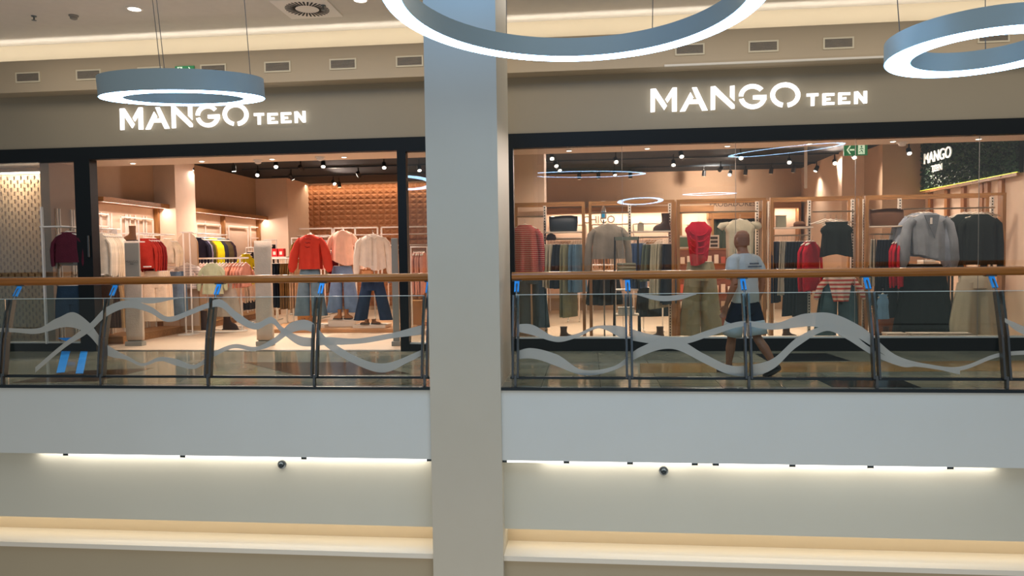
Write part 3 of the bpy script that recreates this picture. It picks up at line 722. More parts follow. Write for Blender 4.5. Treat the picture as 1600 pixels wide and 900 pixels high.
for k, y in enumerate((12.4, 13.9, 15.4, 16.9)):
    o = MB().box(LX+.6, PART-.2, y-.02, y+.02, ZC-.03, ZC).build('lighting_track', mat('track_black', '22303a', .5)); tag(o, 'thin black lighting track over the left shop, %s from the glass' % ORD[k], 'lighting track', 'lighting tracks over the left shop area')
    o = MB().box(PART+.6, RXR-.4, y-.02, y+.02, ZC-.03, ZC).build('lighting_track', mat('track_black', '22303a', .5)); tag(o, 'thin black lighting track over the right shop, %s from the glass' % ORD[k], 'lighting track', 'lighting tracks over the right shop area')
for px, py, s_ in ((403, 250, 'above the left entrance'), (500, 245, 'above the middle of the entrance'), (1410, 222, 'above the right end of the large window')):
    p = atz(px, py, SOF)
    t = thing('ceiling_sensor', p, 'round white ceiling sensor on the soffit '+s_, 'sensor')
    MB().lathe(p, [(.07, 0), (.07, -.02), (.05, -.022), (.045, -.05), (.02, -.06)], 20).build('housing', WHITEM, t, True, sharp=30)
for k in range(-1, 12):  # downlights added as fill to brighten the clothes behind the glass
    x = -7.0+k*1.12
    if -2.6 < x < -.9: continue
    side = 'left' if x < -2 else 'right'
    t = thing('added_soffit_lamp', (x, YF+.55, SOF), 'small added downlight in the pale soffit of the %s shop front, %s from the left' % (side, ORD[k+1 if x < -2 else k-6]), 'downlight', 'added downlights in the pale soffit')
    MB().lathe((x, YF+.55, SOF), [(.05, 0), (.05, -.008), (.038, -.009)], 20).build('rim', WHITEM, t, True, sharp=30)
    MB().lathe((x, YF+.55, SOF-.009), [(.036, 0), (.03, -.002)], 20).build('lens', LENS, t)
    spot('spot_lamp', (x, YF+.55, SOF-.02), (x+.1, YF+1.6, .6), 95, SHOP, 130, 1, .05)
p = Vector((-8.75, YF+.20, SOF))  # extra lamp added to brighten the lower part of the slotted screen
t = thing('added_soffit_lamp', p, 'small added downlight shining on the slotted screen at the far left', 'downlight')
MB().lathe(p, [(.05, 0), (.05, -.008), (.038, -.009)], 20).build('rim', WHITEM, t, True, sharp=30)
MB().lathe((p.x, p.y, p.z-.009), [(.036, 0), (.03, -.002)], 20).build('lens', LENS, t)
spot('spot_lamp', (p.x, p.y, p.z-.02), (p.x, YF+.35, .3), 45, SHOP, 120, 1, .05)
# ---- perforated screen in the left window
def screen():
    x0, x1, z0, z1 = -9.6, at(97, 400, YF+.35).x, .12, 2.70; y = YF+.35
    nx, nz = 54, 86; dx, dz = (x1-x0)/nx, (z1-z0)/nz; b = MB(); idx = {}
    def vt(i, j):
        if (i, j) not in idx: idx[i, j] = len(b.v); b.v.append(Vector((x0+i*dx, y, z0+j*dz)))
        return idx[i, j]
    for i in range(nx):
        for j in range(nz):
            hole = (i % 2 == 1) and (j+((i//2) % 2)*2) % 4 in (0, 1, 2)[1:] and 0 < j < nz-1
            if not hole: b.f.append((vt(i, j), vt(i+1, j), vt(i+1, j+1), vt(i, j+1))); b.mi.append(0)
    t = thing('perforated_screen', ((x0+x1)/2, y, z0), 'tall beige slotted screen behind the glass at the far left', 'screen')
    o = b.build('slotted_panel', mat('screen_beige', 'd9bd94', .6), t)
    s_ = o.modifiers.new('thickness', 'SOLIDIFY'); s_.thickness = .012
    MB().box(x0, x1, y-.03, y+.04, z1, z1+.03).build('top_light', STRIP, t)
    MB().box(x0, x1+.02, y-.03, y+.03, z0-.03, z0).build('base_rail', BLACKM, t)
screen()
area('screen_light', (-8.85, YF+.24, 2.72), (R(12), 0, 0), 1.5, .05, 14, SHOP)
area('screen_back_light', (-8.85, YF+.60, 2.72), (0, 0, 0), 1.5, .05, .5, SHOP)
# ---- security gates with cloth covers
def gate(px, w_px, ytop, covered, lab, txt=False):
    p = atz(px, 540, 0); z1 = at(px, ytop, p.y).z; w_ = w_px*p.y/1155*.5
    t = thing('security_gate', p, lab, 'security gate')
    MB().box(p.x-w_-.01, p.x+w_+.01, p.y-.06, p.y+.06, 0, .07).build('foot', mat('gate_grey', '9c978c', .5), t, bevel=.006)
    MB().box(p.x-w_*.9, p.x+w_*.9, p.y-.02, p.y+.02, .07, z1).build('panel', mat('gate_grey', '9c978c'), t, bevel=.008)
    if covered:
        rg = []; z_hi = z1-.55 if txt else z1+.01
        for i in range(14):
            tt = i/13; z = z_hi-(z_hi-.09)*tt; r_ = []
            for j in range(28):
                a = 2*math.pi*j/28; c_, s_ = math.cos(a), math.sin(a)
                ex = abs(c_)**.4*(1 if c_ > 0 else -1); ey = abs(s_)**.4*(1 if s_ > 0 else -1)
                wv = 1+.02*math.sin(5*a+i*1.1)+.015*math.sin(i*2.1+a*3)
                r_.append(Vector((p.x+ex*(w_*1.02+.008)*wv, p.y+ey*.035*(1+.2*math.sin(4*a+i*.7)), z)))
            rg.append(r_)
        MB().loft(rg).build('cloth_cover', fab('cdb9a4', .05), t, True)
    if txt:
        text('lettering', 'MANGO', (p.x, p.y-.024, at(px, 409, p.y).z), .055, mat('grey_print', '6f6a62', .6), t, ext=.001)
        text('lettering', 'TEEN', (p.x, p.y-.024, at(px, 412.5, p.y).z), .03, mat('grey_print', '6f6a62'), t, ext=.001)
    return t
gate(212, 28, 379, True, 'grey security gate with cloth cover on its lower half, left side of the entrance', True)
gate(415, 26, 377, True, 'security gate wholly wrapped in cream cloth, middle of the entrance')
gate(620, 12, 372, False, 'narrow grey security gate standing edge-on at the right door frame')
# ---- left wall racks
def ywall(px, X_): return atx(px, 380, X_).y
def zpx(px, py, Y): return at(px, py, Y).z
def wrun(items, px0, px1, X_, ztop, name, rot=0.15, W=.42, rail=True):
    y0, y1 = ywall(px0, X_), ywall(px1, X_)
    if rail:
        t = thing('wall_rail', (X_, (y0+y1)/2, ztop), 'white hanging rail carrying the '+name, 'clothes rail')
        MB().tube([(X_, y0-.1, ztop), (X_, y1+.1, ztop)], .011, 8).build('rail', WHITEM, t, True)
        for yy in (y0-.08, y1+.08):
            MB().bar((X_, yy, ztop), (LX, yy, ztop), .02, .02).build('bracket', WHITEM, t)
            MB().bar((LX+.03, yy, .13), (LX+.03, yy, 2.15), .022, .022).build('upright', WHITEM, t)
    run(items, X_, X_, y0, y1, ztop, name, rot, W)
wrun([('top', 'maroon', '5a2230', .52, 2), ('top', 'pale grey', 'a89a8c', .56, 2)], 104, 116, -7.7, 1.86, 'short rail behind the door frame')
wrun([('jeans', 'dark blue', '2c3f50', .62, 4)], 103, 118, -7.72, 1.06, 'lower rail behind the door frame')
wrun([('blouse', 'creamy white', 'f2e2c8', .72, 4), ('blouse', 'ivory', 'ead9bd', .72, 3), ('blouse', 'white', 'f6ead6', .76, 3)], 152, 182, -7.7, 1.86, 'white blouse rail by the entrance', W=.34)
wrun([('trousers', 'dark brown', '4b382c', .82, 3), ('trousers', 'beige', 'b99a72', .84, 4)], 156, 190, -7.62, 1.13, 'trouser rail under the white blouses', W=.34)
wrun([('blouse', 'brick red', 'b03226', .58, 3), ('blouse', 'dark red', '8c2420', .60, 2)], 224, 244, -7.45, 1.80, 'red blouse rail', W=.32)
wrun([('blouse', 'cream', 'ecd8b8', .48, 4)], 256, 268, -7.45, 1.80, 'cream blouse rail by the pillar', W=.34)
wrun([('trousers', 'cream', 'ead2b4', .92, 4)], 238, 250, -7.35, 1.24, 'trouser rail under the red blouses', W=.42)
wrun([('jeans', 'washed blue', '6f8496', .84, 3)], 268, 276, -7.4, 1.22, 'short jeans rail by the pillar', W=.36)
for X_, px0, px1, nm in ((-7.42, 143, 200, 'first'), (-7.42, 203, 272, 'second')):
    pass
# white floor grid frames in front of the wall
def frame_y(X_, pa, pb, z0, z1, lab, mids=()):
    ya, yb = ywall(pa, X_), ywall(pb, X_)
    t = thing('wall_grid_rack', (X_, (ya+yb)/2, z0), lab, 'display frame')
    for yy in (ya, yb): MB().bar((X_, yy, z0), (X_, yy, z1), .022, .022).build('upright', WHITEM, t)
    for z in (z1,)+tuple(mids): MB().bar((X_, ya, z), (X_, yb, z), .022, .022).build('cross_bar', WHITEM, t)
    return t
frame_y(LX+.06, 144, 171, .12, 2.12, 'white wall frame left of the boot shelf, behind the white blouses', (1.92,))
frame_y(LX+.06, 190, 240, .12, 2.10, 'white wall frame behind the red blouses')
frame_y(LX+.06, 308, 345, .12, 2.10, 'white wall frame above the yellow tops', (1.86,))
frame_y(LX+.06, 358, 388, .12, 2.10, 'white wall frame right of the olive jackets')
frame_y(LX+.06, 392, 420, .12, 2.12, 'white wall frame beside the back pillar', (1.86,))
wrun([('top', 'navy', '262536', .62, 2), ('top', 'lilac', '8f87a0', .62, 1), ('top', 'dark olive', '4e4a26', .6, 2), ('top', 'mustard', '9a7a1c', .6, 1), ('top', 'bright yellow', 'd9cc1a', .58, 5), ('jacket', 'dark navy', '2c2a35', .6, 3), ('jacket', 'olive', '55482f', .62, 4), ('jacket', 'dark plum', '33242c', .62, 2)], 307, 352, -7.55, 1.86, 'yellow and olive wall rail', rot=.5, W=.36)
def boot(p, h, L, m, lab, rot=0, group=None, cat='boot', name='ankle_boot', sole=True):
    t = thing(name, p, lab, cat, group); p = Vector(p); rg = []
    for s_, zc, lx_, off in ((0, .012, .5, 0), (.0, .05*1, .5, 0)):
        pass
    prof = [(.0, -.5, .5), (.12, -.5, .48), (.25, -.48, .36), (.36, -.45, .10), (.5, -.44, .0), (.75, -.44, .0), (1.0, -.46, .03)]
    for z_, xa, xb in prof:
        cx = (xa+xb)/2*L; hw = (xb-xa)/2*L; r_ = []
        for j in range(16):
            a = 2*math.pi*j/16; r_.append(p+Vector((cx+hw*math.cos(a), .045*math.sin(a)*(1 if abs(math.cos(a)) < .8 else .85), .02+z_*(h-.02))))
        rg.append(r_)
    MB().loft(rg).build('upper', m, t, True, sharp=60)
    MB().box(p.x-.5*L, p.x+.49*L, p.y-.042, p.y+.042, p.z, p.z+.02).build('sole', mat('sole_dark', '2a1d15', .6), t, bevel=.005)
    t.rotation_euler.z = rot
    return t
LEATH = mat('brown_leather', '6a4528', .5, noise=.15); DLEATH = mat('dark_brown_leather', '402a20', .55, noise=.15); TAN = mat('tan_leather', '9a6436', .5, noise=.1)
yb = ywall(203, -7.5); zb = zpx(203, 377, yb)
t = thing('shelf', (-7.5, yb, zb), 'small white shelf holding the brown boot above the grey gate', 'shelf'); MB().box(-7.78, -7.32, yb-.13, yb+.13, zb-.02, zb).build('board', WHITEM, t)
MB().bar((-7.34, yb, zb), (-7.34, yb, zb+.34), .018, .018).build('upright', WHITEM, t)
MB().bar((-7.5, yb+.10, .1), (-7.5, yb+.10, zb-.02), .022, .022).build('leg', WHITEM, t)
boot((-7.50, yb, zb+.001), .25, .24, LEATH, 'brown ankle boot on the white shelf above the grey gate', R(180))
t = thing('price_sign', (-7.68, yb-.14, zb+.08), 'small white price card left of the brown boot', 'sign'); MB().box(-7.76, -7.62, yb-.145, yb-.14, zb+.001, zb+.20).build('card', mat('card_white', 'f0e6da', .6), t); MB().box(-7.715, -7.665, yb-.148, yb-.145, zb+.04, zb+.12).build('printed_box', mat('print_grey', 'a89a90', .6), t)
# arched mirror and small white stand by the pillar
ym = yA-.06; p = at(292, 400, 12.9)
t = thing('standing_mirror', (p.x, 12.9, 0), 'round-topped standing mirror leaning by the left pillar', 'mirror')
b = MB(); rg = []; w_ = .20
prof = [(-w_, .05), (w_, .05)]+[(w_*math.cos(R(a)), 1.62+w_*math.sin(R(a))) for a in range(0, 181, 15)]
b.prism([(p.x+x, z) for x, z in prof], 12.93, 12.95); b.build('frame', mat('mirror_frame', 'b08a60', .4), t)
MB().prism([(p.x+x*.93, .08+z*.975) for x, z in prof], 12.925, 12.929).build('glass', mat('mirror_face', 'c2a993', .35), t)
MB().bar((p.x, 12.95, 1.2), (p.x, 13.05, .0), .02, .02).build('prop', WHITEM, t)
t = thing('garment_stand', (at(290, 400, 12.6).x, 12.6, 0), 'pair of slim white poles with short top bars before the round-topped mirror', 'clothes stand')
for px in (286, 296):
    q = at(px, 363, 12.6); MB().bar((q.x, 12.6, .02), (q.x, 12.6, q.z), .02, .02).build('pole', WHITEM, t); MB().bar((q.x-.06, 12.6, q.z), (q.x+.06, 12.6, q.z), .02, .02).build('top_bar', WHITEM, t)
MB().box(at(286, 400, 12.6).x-.06, at(296, 400, 12.6).x+.06, 12.45, 12.75, 0, .02).build('base', WHITEM, t)
# ---- low T-shirt rack
rx0, rx1 = at(284, 404, 13.1).x, at(388, 404, 13.1).x
t = thing('clothes_stand', ((rx0+rx1)/2, 13.1, 0), 'low white clothes stand of T-shirts with a flat rounded base', 'clothes stand')
MB().bar((rx0, 13.1, 1.37), (rx1, 13.1, 1.37), .03, .03).build('top_bar', WHITEM, t)
for x in (rx0+.09, rx1-.16): MB().bar((x, 13.1, .02), (x, 13.1, 1.37), .024, .024).build('upright', WHITEM, t)
b = MB(); b.tube([((rx0+rx1)/2+(rx1-rx0)/2*.88*math.cos(a), 13.1+.24*math.sin(a), .02) for a in [2*math.pi*i/40 for i in range(41)]], .014, 8); b.build('base', WHITEM, t, True)
run([('T-shirt', 'white striped', 'cfc0b4', .46, 3), ('T-shirt', 'pale pink', 'e2c4b4', .46, 4), ('top', 'beige', 'c9ae94', .48, 3), ('top', 'off-white', 'dcccb8', .5, 3), ('T-shirt', 'salmon', 'c98468', .5, 4), ('T-shirt', 'dusty rose', 'b9806c', .5, 2)], rx0+.08, rx1-.02, 13.1, 13.1, 1.355, 'low white stand', R(94), W=.44)
c = at(333, 404, 12.85)
make_top('hanging_sweater', fab('b9bf9c'), (c.x, 12.8, 1.34), 'mint green sweater facing out at the front of the low white stand', 'sweater', .1, None, True, W=.38, L=.62, D=.06, sl=.42, slr=.045, splay=.04)
c = at(292, 404, 12.85)
make_top('hanging_t_shirt', banded('grey_striped_knit', 'd6c6ba', '9d918a', .05, .8), (c.x, 12.85, 1.34), 'pale T-shirt with thin grey stripes at the left end of the low stand', 'T-shirt', -.1, None, True, W=.46, L=.52, D=.05, sl=.18, slr=.07, splay=.10)
o = make_skirt('hanging_skirt', fab('a89c8c'), (at(352, 440, 12.95).x, 12.95, 1.02), 'long grey beige skirt hanging on the low white stand', 'skirt', W=.36, L=.72, D=.06, flare=1.6)
for px, k, s_ in ((313, 0, 'left'), (360, R(180), 'right')):
    p = at(px, 505, 13.1); boot((p.x, 13.1, .036), .36, .30, DLEATH, 'tall dark brown boot on the base of the low stand, %s one' % s_, k+R(180) if px == 313 else k+R(180), name='tall_boot')
# ---- middle rails
def free_rack(pa, pb, Y, py, items, name, lab, rot=R(60), W=.42, feet=True):
    if pb < 700: rot = R(94)
    xa, xb = at(pa, py, Y).x, at(pb, py, Y).x; z = at((pa+pb)/2, py, Y).z
    t = thing('clothes_rack', ((xa+xb)/2, Y, 0), lab, 'clothes rack')
    MB().tube([(xa, Y, z), (xb, Y, z)], .012, 8).build('hanging_rail', WHITEM, t, True)
    for x in (xa+.01, xb-.01):
        MB().bar((x, Y, .03), (x, Y, z), .024, .024).build('upright', WHITEM, t)
        MB().tube([(x, Y-.24, .015), (x, Y+.24, .015)], .014, 8).build('foot', WHITEM, t, True)
    run(items, xa+.05, xb-.05, Y, Y, z-.02, name, rot, W)
free_rack(376, 402, 14.2, 418, [('top', 'pale pink', 'e0bda8', .6, 3), ('top', 'cream', 'dcc9b4', .62, 3)], 'rack left of the cloth-wrapped gate', 'short white rack of pale tops left of the cloth-wrapped gate')
free_rack(424, 470, 14.6, 404, [('trousers', 'navy', '1f2732', .95, 4), ('trousers', 'khaki', '8a6c42', .98, 5), ('trousers', 'cream', 'cdb08e', .98, 4)], 'middle rack right of the cloth-wrapped gate', 'white rack of navy and khaki trousers right of the cloth-wrapped gate', R(30), W=.5)
free_rack(384, 398, 16.2, 387, [('top', 'black', '22222a', .5, 4)], 'little rack of black tops behind', 'little white rack of black tops in the middle distance', R(35))
free_rack(412, 432, 15.6, 375, [('top', 'black', '2b2328', .48, 7)], 'rack behind the cloth-wrapped gate', 'white rack of small black tops right behind the cloth-wrapped gate', R(55), W=.32)
o = make_top('hanging_pullover', fab('c9bc1c'), (at(384, 395, 13.9).x, 13.9, zpx(384, 392, 13.9)), 'slim bright yellow top hanging at the right end of the low stand', 'top', R(60), None, False, W=.34, L=.66, D=.03, sl=.5, slr=.03)
p = at(438, 401, 15.2)
t = thing('side_table', (p.x, 15.2, 0), 'white side table carrying the red boxes', 'table')
MB().box(p.x-.22, p.x+.22, 15.0, 15.4, p.z-.03, p.z).build('table_top', WHITEM, t)
for sx in (-1, 1):
    for sy in (-1, 1): MB().bar((p.x+sx*.19, 15.2+sy*.17, 0), (p.x+sx*.19, 15.2+sy*.17, p.z-.03), .025, .025).build('leg', WHITEM, t)
for k, (dx, s_) in enumerate(((-.08, 'left'), (.06, 'right'))):
    t = thing('gift_box', (p.x+dx, 15.15, p.z), 'small bright red box with white band on the side table, %s one' % s_, 'box')
    MB().box(p.x+dx-.06, p.x+dx+.06, 15.09, 15.21, p.z+.001, p.z+.17).build('box_body', mat('red_card', 'd4222a', .5), t)
    MB().box(p.x+dx-.03, p.x+dx+.03, 15.085, 15.09, p.z+.04, p.z+.11).build('white_band', mat('card_white', 'f0e6da'), t)
# ---- back wall racks (white frames before the brown tiles)
Yb = 18.0
for k, (pa, pb, mids, lab) in enumerate(((453, 519, (), 'white frame rack on the tiled back wall, left one'), (522, 590, (555,), 'white frame rack on the tiled back wall, middle one behind the pink sweater'), (596, 672, (), 'white frame rack on the tiled back wall, right one'))):
    xa, xb = at(pa, 360, Yb).x, at(pb, 360, Yb).x; zt = at(500, 357, Yb).z; zr = at(500, 368, Yb).z; zl = at(500, 385, Yb).z
    rack('wall_rack', lab, xa, xb, Yb, .1, zt, bars=[(xa, xb, zl)], ups=[at(m_, 360, Yb).x for m_ in mids], shelves=[(xa, xb, zr)], r=.018)
def brun(pa, pb, py, Y, items, name, rot=R(40), W=.42): free_rack(pa, pb, Y, py, items, name, 'white rack holding the clothes of the '+name, R(92), W)
def _unused(pa, pb, py, Y, items, name, rot, W): run(items, at(pa, py, Y).x, at(pb, py, Y).x, Y, Y, at((pa+pb)/2, py, Y).z, name, rot, W)
brun(455, 472, 372, 17.3, [('jacket', 'khaki', '94743c', .6, 4)], 'khaki rack by the back wall')
brun(500, 516, 370, 17.3, [('jacket', 'denim blue', '66718f', .36, 4)], 'blue rack by the back wall')
brun(506, 530, 392, 16.2, [('trousers', 'grey beige', '9c8468', .9, 3), ('trousers', 'maroon', '6e1a24', .95, 4)], 'rail behind the pink sweater')
brun(605, 626, 390, 15.5, [('jacket', 'light denim', '76859b', .62, 4), ('top', 'off-white', 'd8c4b4', .62, 3)], 'rail behind the narrow gate')
free_rack(641, 668, 13.2, 386, [('shirt', 'dusty pink', 'dd9f8a', .80, 8)], 'rack behind the narrow window', 'white rack of dusty pink shirts behind the narrow window', R(28), W=.46)
brun(300, 345, 446, 15.8, [('trousers', 'dark', '3b3138', .5, 5), ('trousers', 'rose', '9a5a50', .5, 5)], 'far lower rail under the tops', R(40))
brun(376, 400, 440, 15.2, [('trousers', 'charcoal', '35333a', .55, 5)], 'far lower rail left of the wrapped gate', R(40))
# ---- platform, plinths and three dressed outfits
def block(name, x0, x1, y0, y1, z0, z1, m, lab, cat, side=None):
    t = thing(name, ((x0+x1)/2, (y0+y1)/2, z0), lab, cat)
    MB().box(x0, x1, y0, y1, z0, z1-.02).build('body', m, t, bevel=.004)
    MB().box(x0, x1, y0, y1, z1-.019, z1).build('top_panel', side or m, t, bevel=.004)
    return t
xa, xb = at(405, 520, 12.9).x, at(640, 520, 12.9).x
PLH = .07
block('display_platform', xa, xb, 12.85, 14.9, 0, PLH, mat('platform_front', 'c08a5c', .5), 'low orange-brown timber platform under the dressed outfits', 'platform', mat('platform_top', 'c79468', .45))
def plinth(pa, pb, yt, yb_, Y, lab, dep=.45, m=None, name='plinth'):
    x0, x1 = at(pa, yt, Y).x, at(pb, yt, Y).x
    z1 = at((pa+pb)/2, yt, Y).z; z1 = max(z1, PLH+.05)
    block(name, x0, x1, Y, Y+dep, PLH+.001, z1, m or mat('plinth_white', 'ead9c8', .5), lab, 'plinth'); return z1, (x0+x1)/2, Y+dep/2
z1a, cx1, cy1 = plinth(455, 507, 510, 518, 13.05, 'low white plinth under the red blouse outfit')
z1b, cx2, cy2 = plinth(512, 556, 500, 518, 13.25, 'tallest white plinth, under the pink sweater outfit')
z1c, cx3, cy3 = plinth(551, 602, 508, 519, 12.95, 'low white plinth under the white shirt outfit')
plinth(464, 482, 470, 505, 14.2, 'tall narrow timber plinth behind the red blouse outfit', .3, mat('plinth_oak', 'b07a3c', .5))
x0 = at(640, 500, 13.6).x
block('timber_plinth', x0, x0+.22, 13.6, 13.9, 0, at(647, 470, 13.6).z, mat('plinth_oak', 'b07a3c'), 'tall timber plinth behind the narrow window pane', 'plinth')
def outfit_stand(x, y, z0, z1, lab):
    t = thing('outfit_stand', (x, y, z0), lab, 'display stand', None)
    MB().lathe((x, y, z0), [(.14, .001), (.14, .01), (.02, .014)], 24).build('base', WHITEM, t, True, sharp=30)
    MB().tube([(x, y+.06, z0+.01), (x, y+.06, z1)], .009, 8).build('pole', WHITEM, t, True)
    MB().tube([(x, y+.06, z1), (x, y, z1+.01)], .006, 8).build('arm', WHITEM, t, True)
specs = [(484, 364, 12.95+.3, 'b83a2c', 'red', .48, .70, 60, '5f7684', 'washed blue', 416, 493, z1a, cx1),
         (535, 358, 13.2+.2, 'e8b8a0', 'pink', .44, .66, 60, '6f84a0', 'mid blue', 414, 488, z1b, cx2),
         (582, 364, 12.9+.2, 'dccfc0', 'white', .50, .66, 60, '24364f', 'dark blue', 428, 500, z1c, cx3)]
names = ('sweater', 'shirt')
for i, (px, py, Y, hx, cn, W, L, _, jh, jn, jt, jb, zb_, cx) in enumerate(specs):
    p = at(px, py, Y); kind = ('blouse', 'sweater', 'shirt')[i]
    outfit_stand(p.x, Y, zb_, p.z, 'slim white stand holding the %s %s outfit' % (cn, kind))
    o = make_top('display_'+kind, fab(hx, .06), (p.x, Y, p.z+.03), '%s %s displayed on a white hanger above %s jeans' % (cn, kind, jn), kind, R((-4, 0, 5)[i]), None, True, W=W, L=L, D=.085, sl=(.62, .62, .68)[i], slr=(.062, .055, .06)[i], bulge=(1.5, 1.0, 1.1)[i], splay=(.12, .10, .04)[i], neck=(.075, .085, .07)[i], flare=(1.0, 1.1, 1.05)[i], drape=(0, .05, .05)[i])
    ol = Vector((p.x, Y, p.z+.03))
    if i == 0:
        for k in range(3): MB().tube([ol+Vector((-.06, -.085, -.12-k*.08)), ol+Vector((-.015, -.1, -.14-k*.08)), ol+Vector((.03, -.1, -.13-k*.08)), ol+Vector((.06, -.085, -.15-k*.08))], .008, 6).build('front_tie', fab('7c1c16'), o, True)
    if i == 1:
        for s_ in (-1, 1): MB().loft([ring_(ol.x+s_*(W/2+.13), ol.y-.01, ol.z-.70-.02*k, .05+.012*k, .045+.008*k, 18, 1, .05+.03*k, 6) for k in range(5)], cap=False).build('cuff_ruffle', fab('efc9b4'), o, True)
    if i == 2:
        MB().box(ol.x-.012, ol.x+.012, ol.y-.112, ol.y-.10, ol.z-.62, ol.z-.11).build('button_placket', fab('c8bcae'), o)
        for s_ in (-1, 1): MB().prism([(ol.x, ol.z-.10), (ol.x+s_*.09, ol.z-.055), (ol.x+s_*.10, ol.z-.10), (ol.x+s_*.05, ol.z-.145)], ol.y-.085, ol.y-.07).build('collar', fab('e6dccf'), o)
    q = at(px, jt, Y+.02); q2 = at(px, jb, Y+.02)
    make_trousers('display_jeans', fab(jh, .14), (q.x, Y+.02, q.z+.04), '%s wide jeans hanging under the %s %s' % (jn, cn, kind), 'jeans', R((-4, 0, 5)[i]), None, True, W=.42, L=q.z+.04-q2.z, D=.085, leg=.105, hem=.155 if i < 2 else .125, spread=(.05, .05, .12)[i], n=28)
    for s_ in (-1, 1):
        boot((cx+s_*.095+(.02 if i else -.05), Y-.12+s_*.02, zb_+.016), (.11, .18, .09)[i], .17, (TAN, TAN, LEATH)[i], '%s brown shoe on the plinth under the %s %s outfit, %s one' % (('flat', 'high-cut', 'low')[i], cn, kind, 'left' if s_ < 0 else 'right'), R(180) if s_ < 0 else 0, None, 'shoe', ('flat_shoe', 'ankle_boot', 'flat_shoe')[i])
def handbag(x0, x1, y, z0, z1, m, lab, strap=.0, dep=.12, hood=False):
    t = thing('handbag', ((x0+x1)/2, y, z0), lab, 'bag'); cx, h = (x0+x1)/2, (x1-x0)/2; rg = []
    for k, (tt, sx, sy) in enumerate(((0, .86, .6), (.03, .93, .9), (.25, .97, 1), (.6, 1.0, .85), (.9, 1.0, .5), (1.0, .99, .3))):
        r_ = []
        for j in range(36):
            a = 2*math.pi*j/36; c_, s_ = math.cos(a), math.sin(a)
            r_.append(Vector((cx+abs(c_)**.35*(1 if c_ > 0 else -1)*h*sx, y+abs(s_)**.6*(1 if s_ > 0 else -1)*dep/2*sy, z0+(z1-z0)*tt+(.012*math.sin(c_*5+1) if k > 3 else 0))))
        rg.append(r_)
    MB().loft(rg).build('bag_body', m, t, True, sharp=50)
    if strap: MB().tube([(cx-h*.75, y, z1-.01), (cx-h*.5, y, z1+strap*.75), (cx, y, z1+strap), (cx+h*.5, y, z1+strap*.75), (cx+h*.75, y, z1-.01)], .008, 8).build('strap', m, t, True)
    return t
a, b_ = at(565, 436, 12.85), at(582, 436, 12.85)
handbag(a.x, b_.x, 12.88, a.z, a.z+.14, mat('tan_bag', 'b9773c', .5), 'small rounded tan handbag hanging before the white shirt outfit', .06, .08)
p = at(435, 395, 15)
# ================================================================ RIGHT SHOP: WINDOW DISPLAY
YD = 11.2
SLOT = banded('slotted_strip', '1e2224', 'd8cfc2', .042, .55)
def win_frame(pa, pb, lab, ups=(), rails=(), shelves=(), name='garment_rack'):
    """timber frame standing in the window: rails [(pa,pb,py)], shelves the same"""
    X_ = lambda px, py=360: at(px, py, YD).x
    zt = at(1000, 317, YD).z; x0, x1 = X_(pa), X_(pb); w_ = .045
    t = thing(name, ((x0+x1)/2, YD, 0), lab, 'display frame')
    for x in (x0+w_/2, x1-w_/2):
        MB().box(x-w_/2, x+w_/2, YD-.03, YD+.03, 0, zt).build('timber_post', OAK, t)
        MB().box(x-w_/2, x+w_/2, YD+.42, YD+.48, 0, zt).build('timber_post', OAK, t)
    for yy in (YD, YD+.45):
        MB().box(x0, x1, yy-.03, yy+.03, zt, zt+.035).build('top_beam', OAKX, t)
    for px in ups:
        x = X_(px)
        u = MB().box(x-.022, x+.022, YD+.20, YD+.24, .0, zt).build('slotted_upright', mat('upright_cream', 'd8cfc2', .5), t)
        MB().box(x-.008, x+.008, YD+.197, YD+.1995, .02, zt-.01).build('slots', SLOT, u)
    for a, b_, py in rails:
        z = at((a+b_)/2, py, YD+.22).z; xa, xb = X_(a), X_(b_)
        MB().tube([(xa, YD+.12, z), (xb, YD+.12, z)], .011, 10).build('hanging_rail', mat('rail_steel', 'b5a893', .35, .7), t, True)
    for a, b_, py in shelves:
        z = at((a+b_)/2, py, YD+.1).z; xa, xb = X_(a), X_(b_)
        MB().box(xa, xb, YD-.02, YD+.35, z-.018, z).build('shelf', mat('shelf_cream', 'e2d3c0', .5), t)
    return t
win_frame(800, 914, 'timber window display frame at the left end, with the striped sweater', [850], [(806, 849, 339), (851, 910, 374)], [(851, 910, 362)])
win_frame(920, 1054, 'timber window display frame holding the grey sweater and hanging skirts', [985, 1049], [(924, 984, 333), (987, 1048, 371)], [(987, 1048, 361)])
win_frame(1057, 1196, 'timber window display frame with the red draped top and cream blouse', [1188], [(1061, 1187, 332)])
win_frame(1203, 1346, 'timber window display frame with the black top', [1199+9, 1271, 1340], [(1209, 1270, 368), (1273, 1339, 331)], [(1209, 1270, 355)])
win_frame(1351, 1570, 'widest timber window display frame, at the right end', [1358, 1415, 1562], [(1359, 1414, 366), (1417, 1561, 326)], [(1359, 1414, 353)])
def frun(pa, pb, py, items, name, rot=R(62), W=.40, dy=.12):
    Y = YD+dy; run(items, at(pa, py, Y).x, at(pb, py, Y).x, Y, Y, at((pa+pb)/2, py, Y).z, name, rot, W)
CR, NV = 'c2b69c', '1c2633'
frun(854, 868, 374, [('trousers', 'cream', CR, .72, 3)], 'left frame rail, cream group')
frun(869, 879, 374, [('skirt', 'navy', NV, .74, 2)], 'left frame rail, navy group')
frun(882, 892, 374, [('trousers', 'sage', '8c8a6c', 1.16, 3)], 'left frame rail, sage group')
frun(894, 908, 374, [('jeans', 'light blue', '5e7f94', .78, 4)], 'left frame rail, light blue group')
frun(989, 1006, 372, [('jeans', 'blue', '4a6286', .72, 4)], 'second frame rail, blue group')
frun(1009, 1017, 374, [('skirt', 'grey green', '5b6658', .62, 2)], 'second frame rail, grey green group')
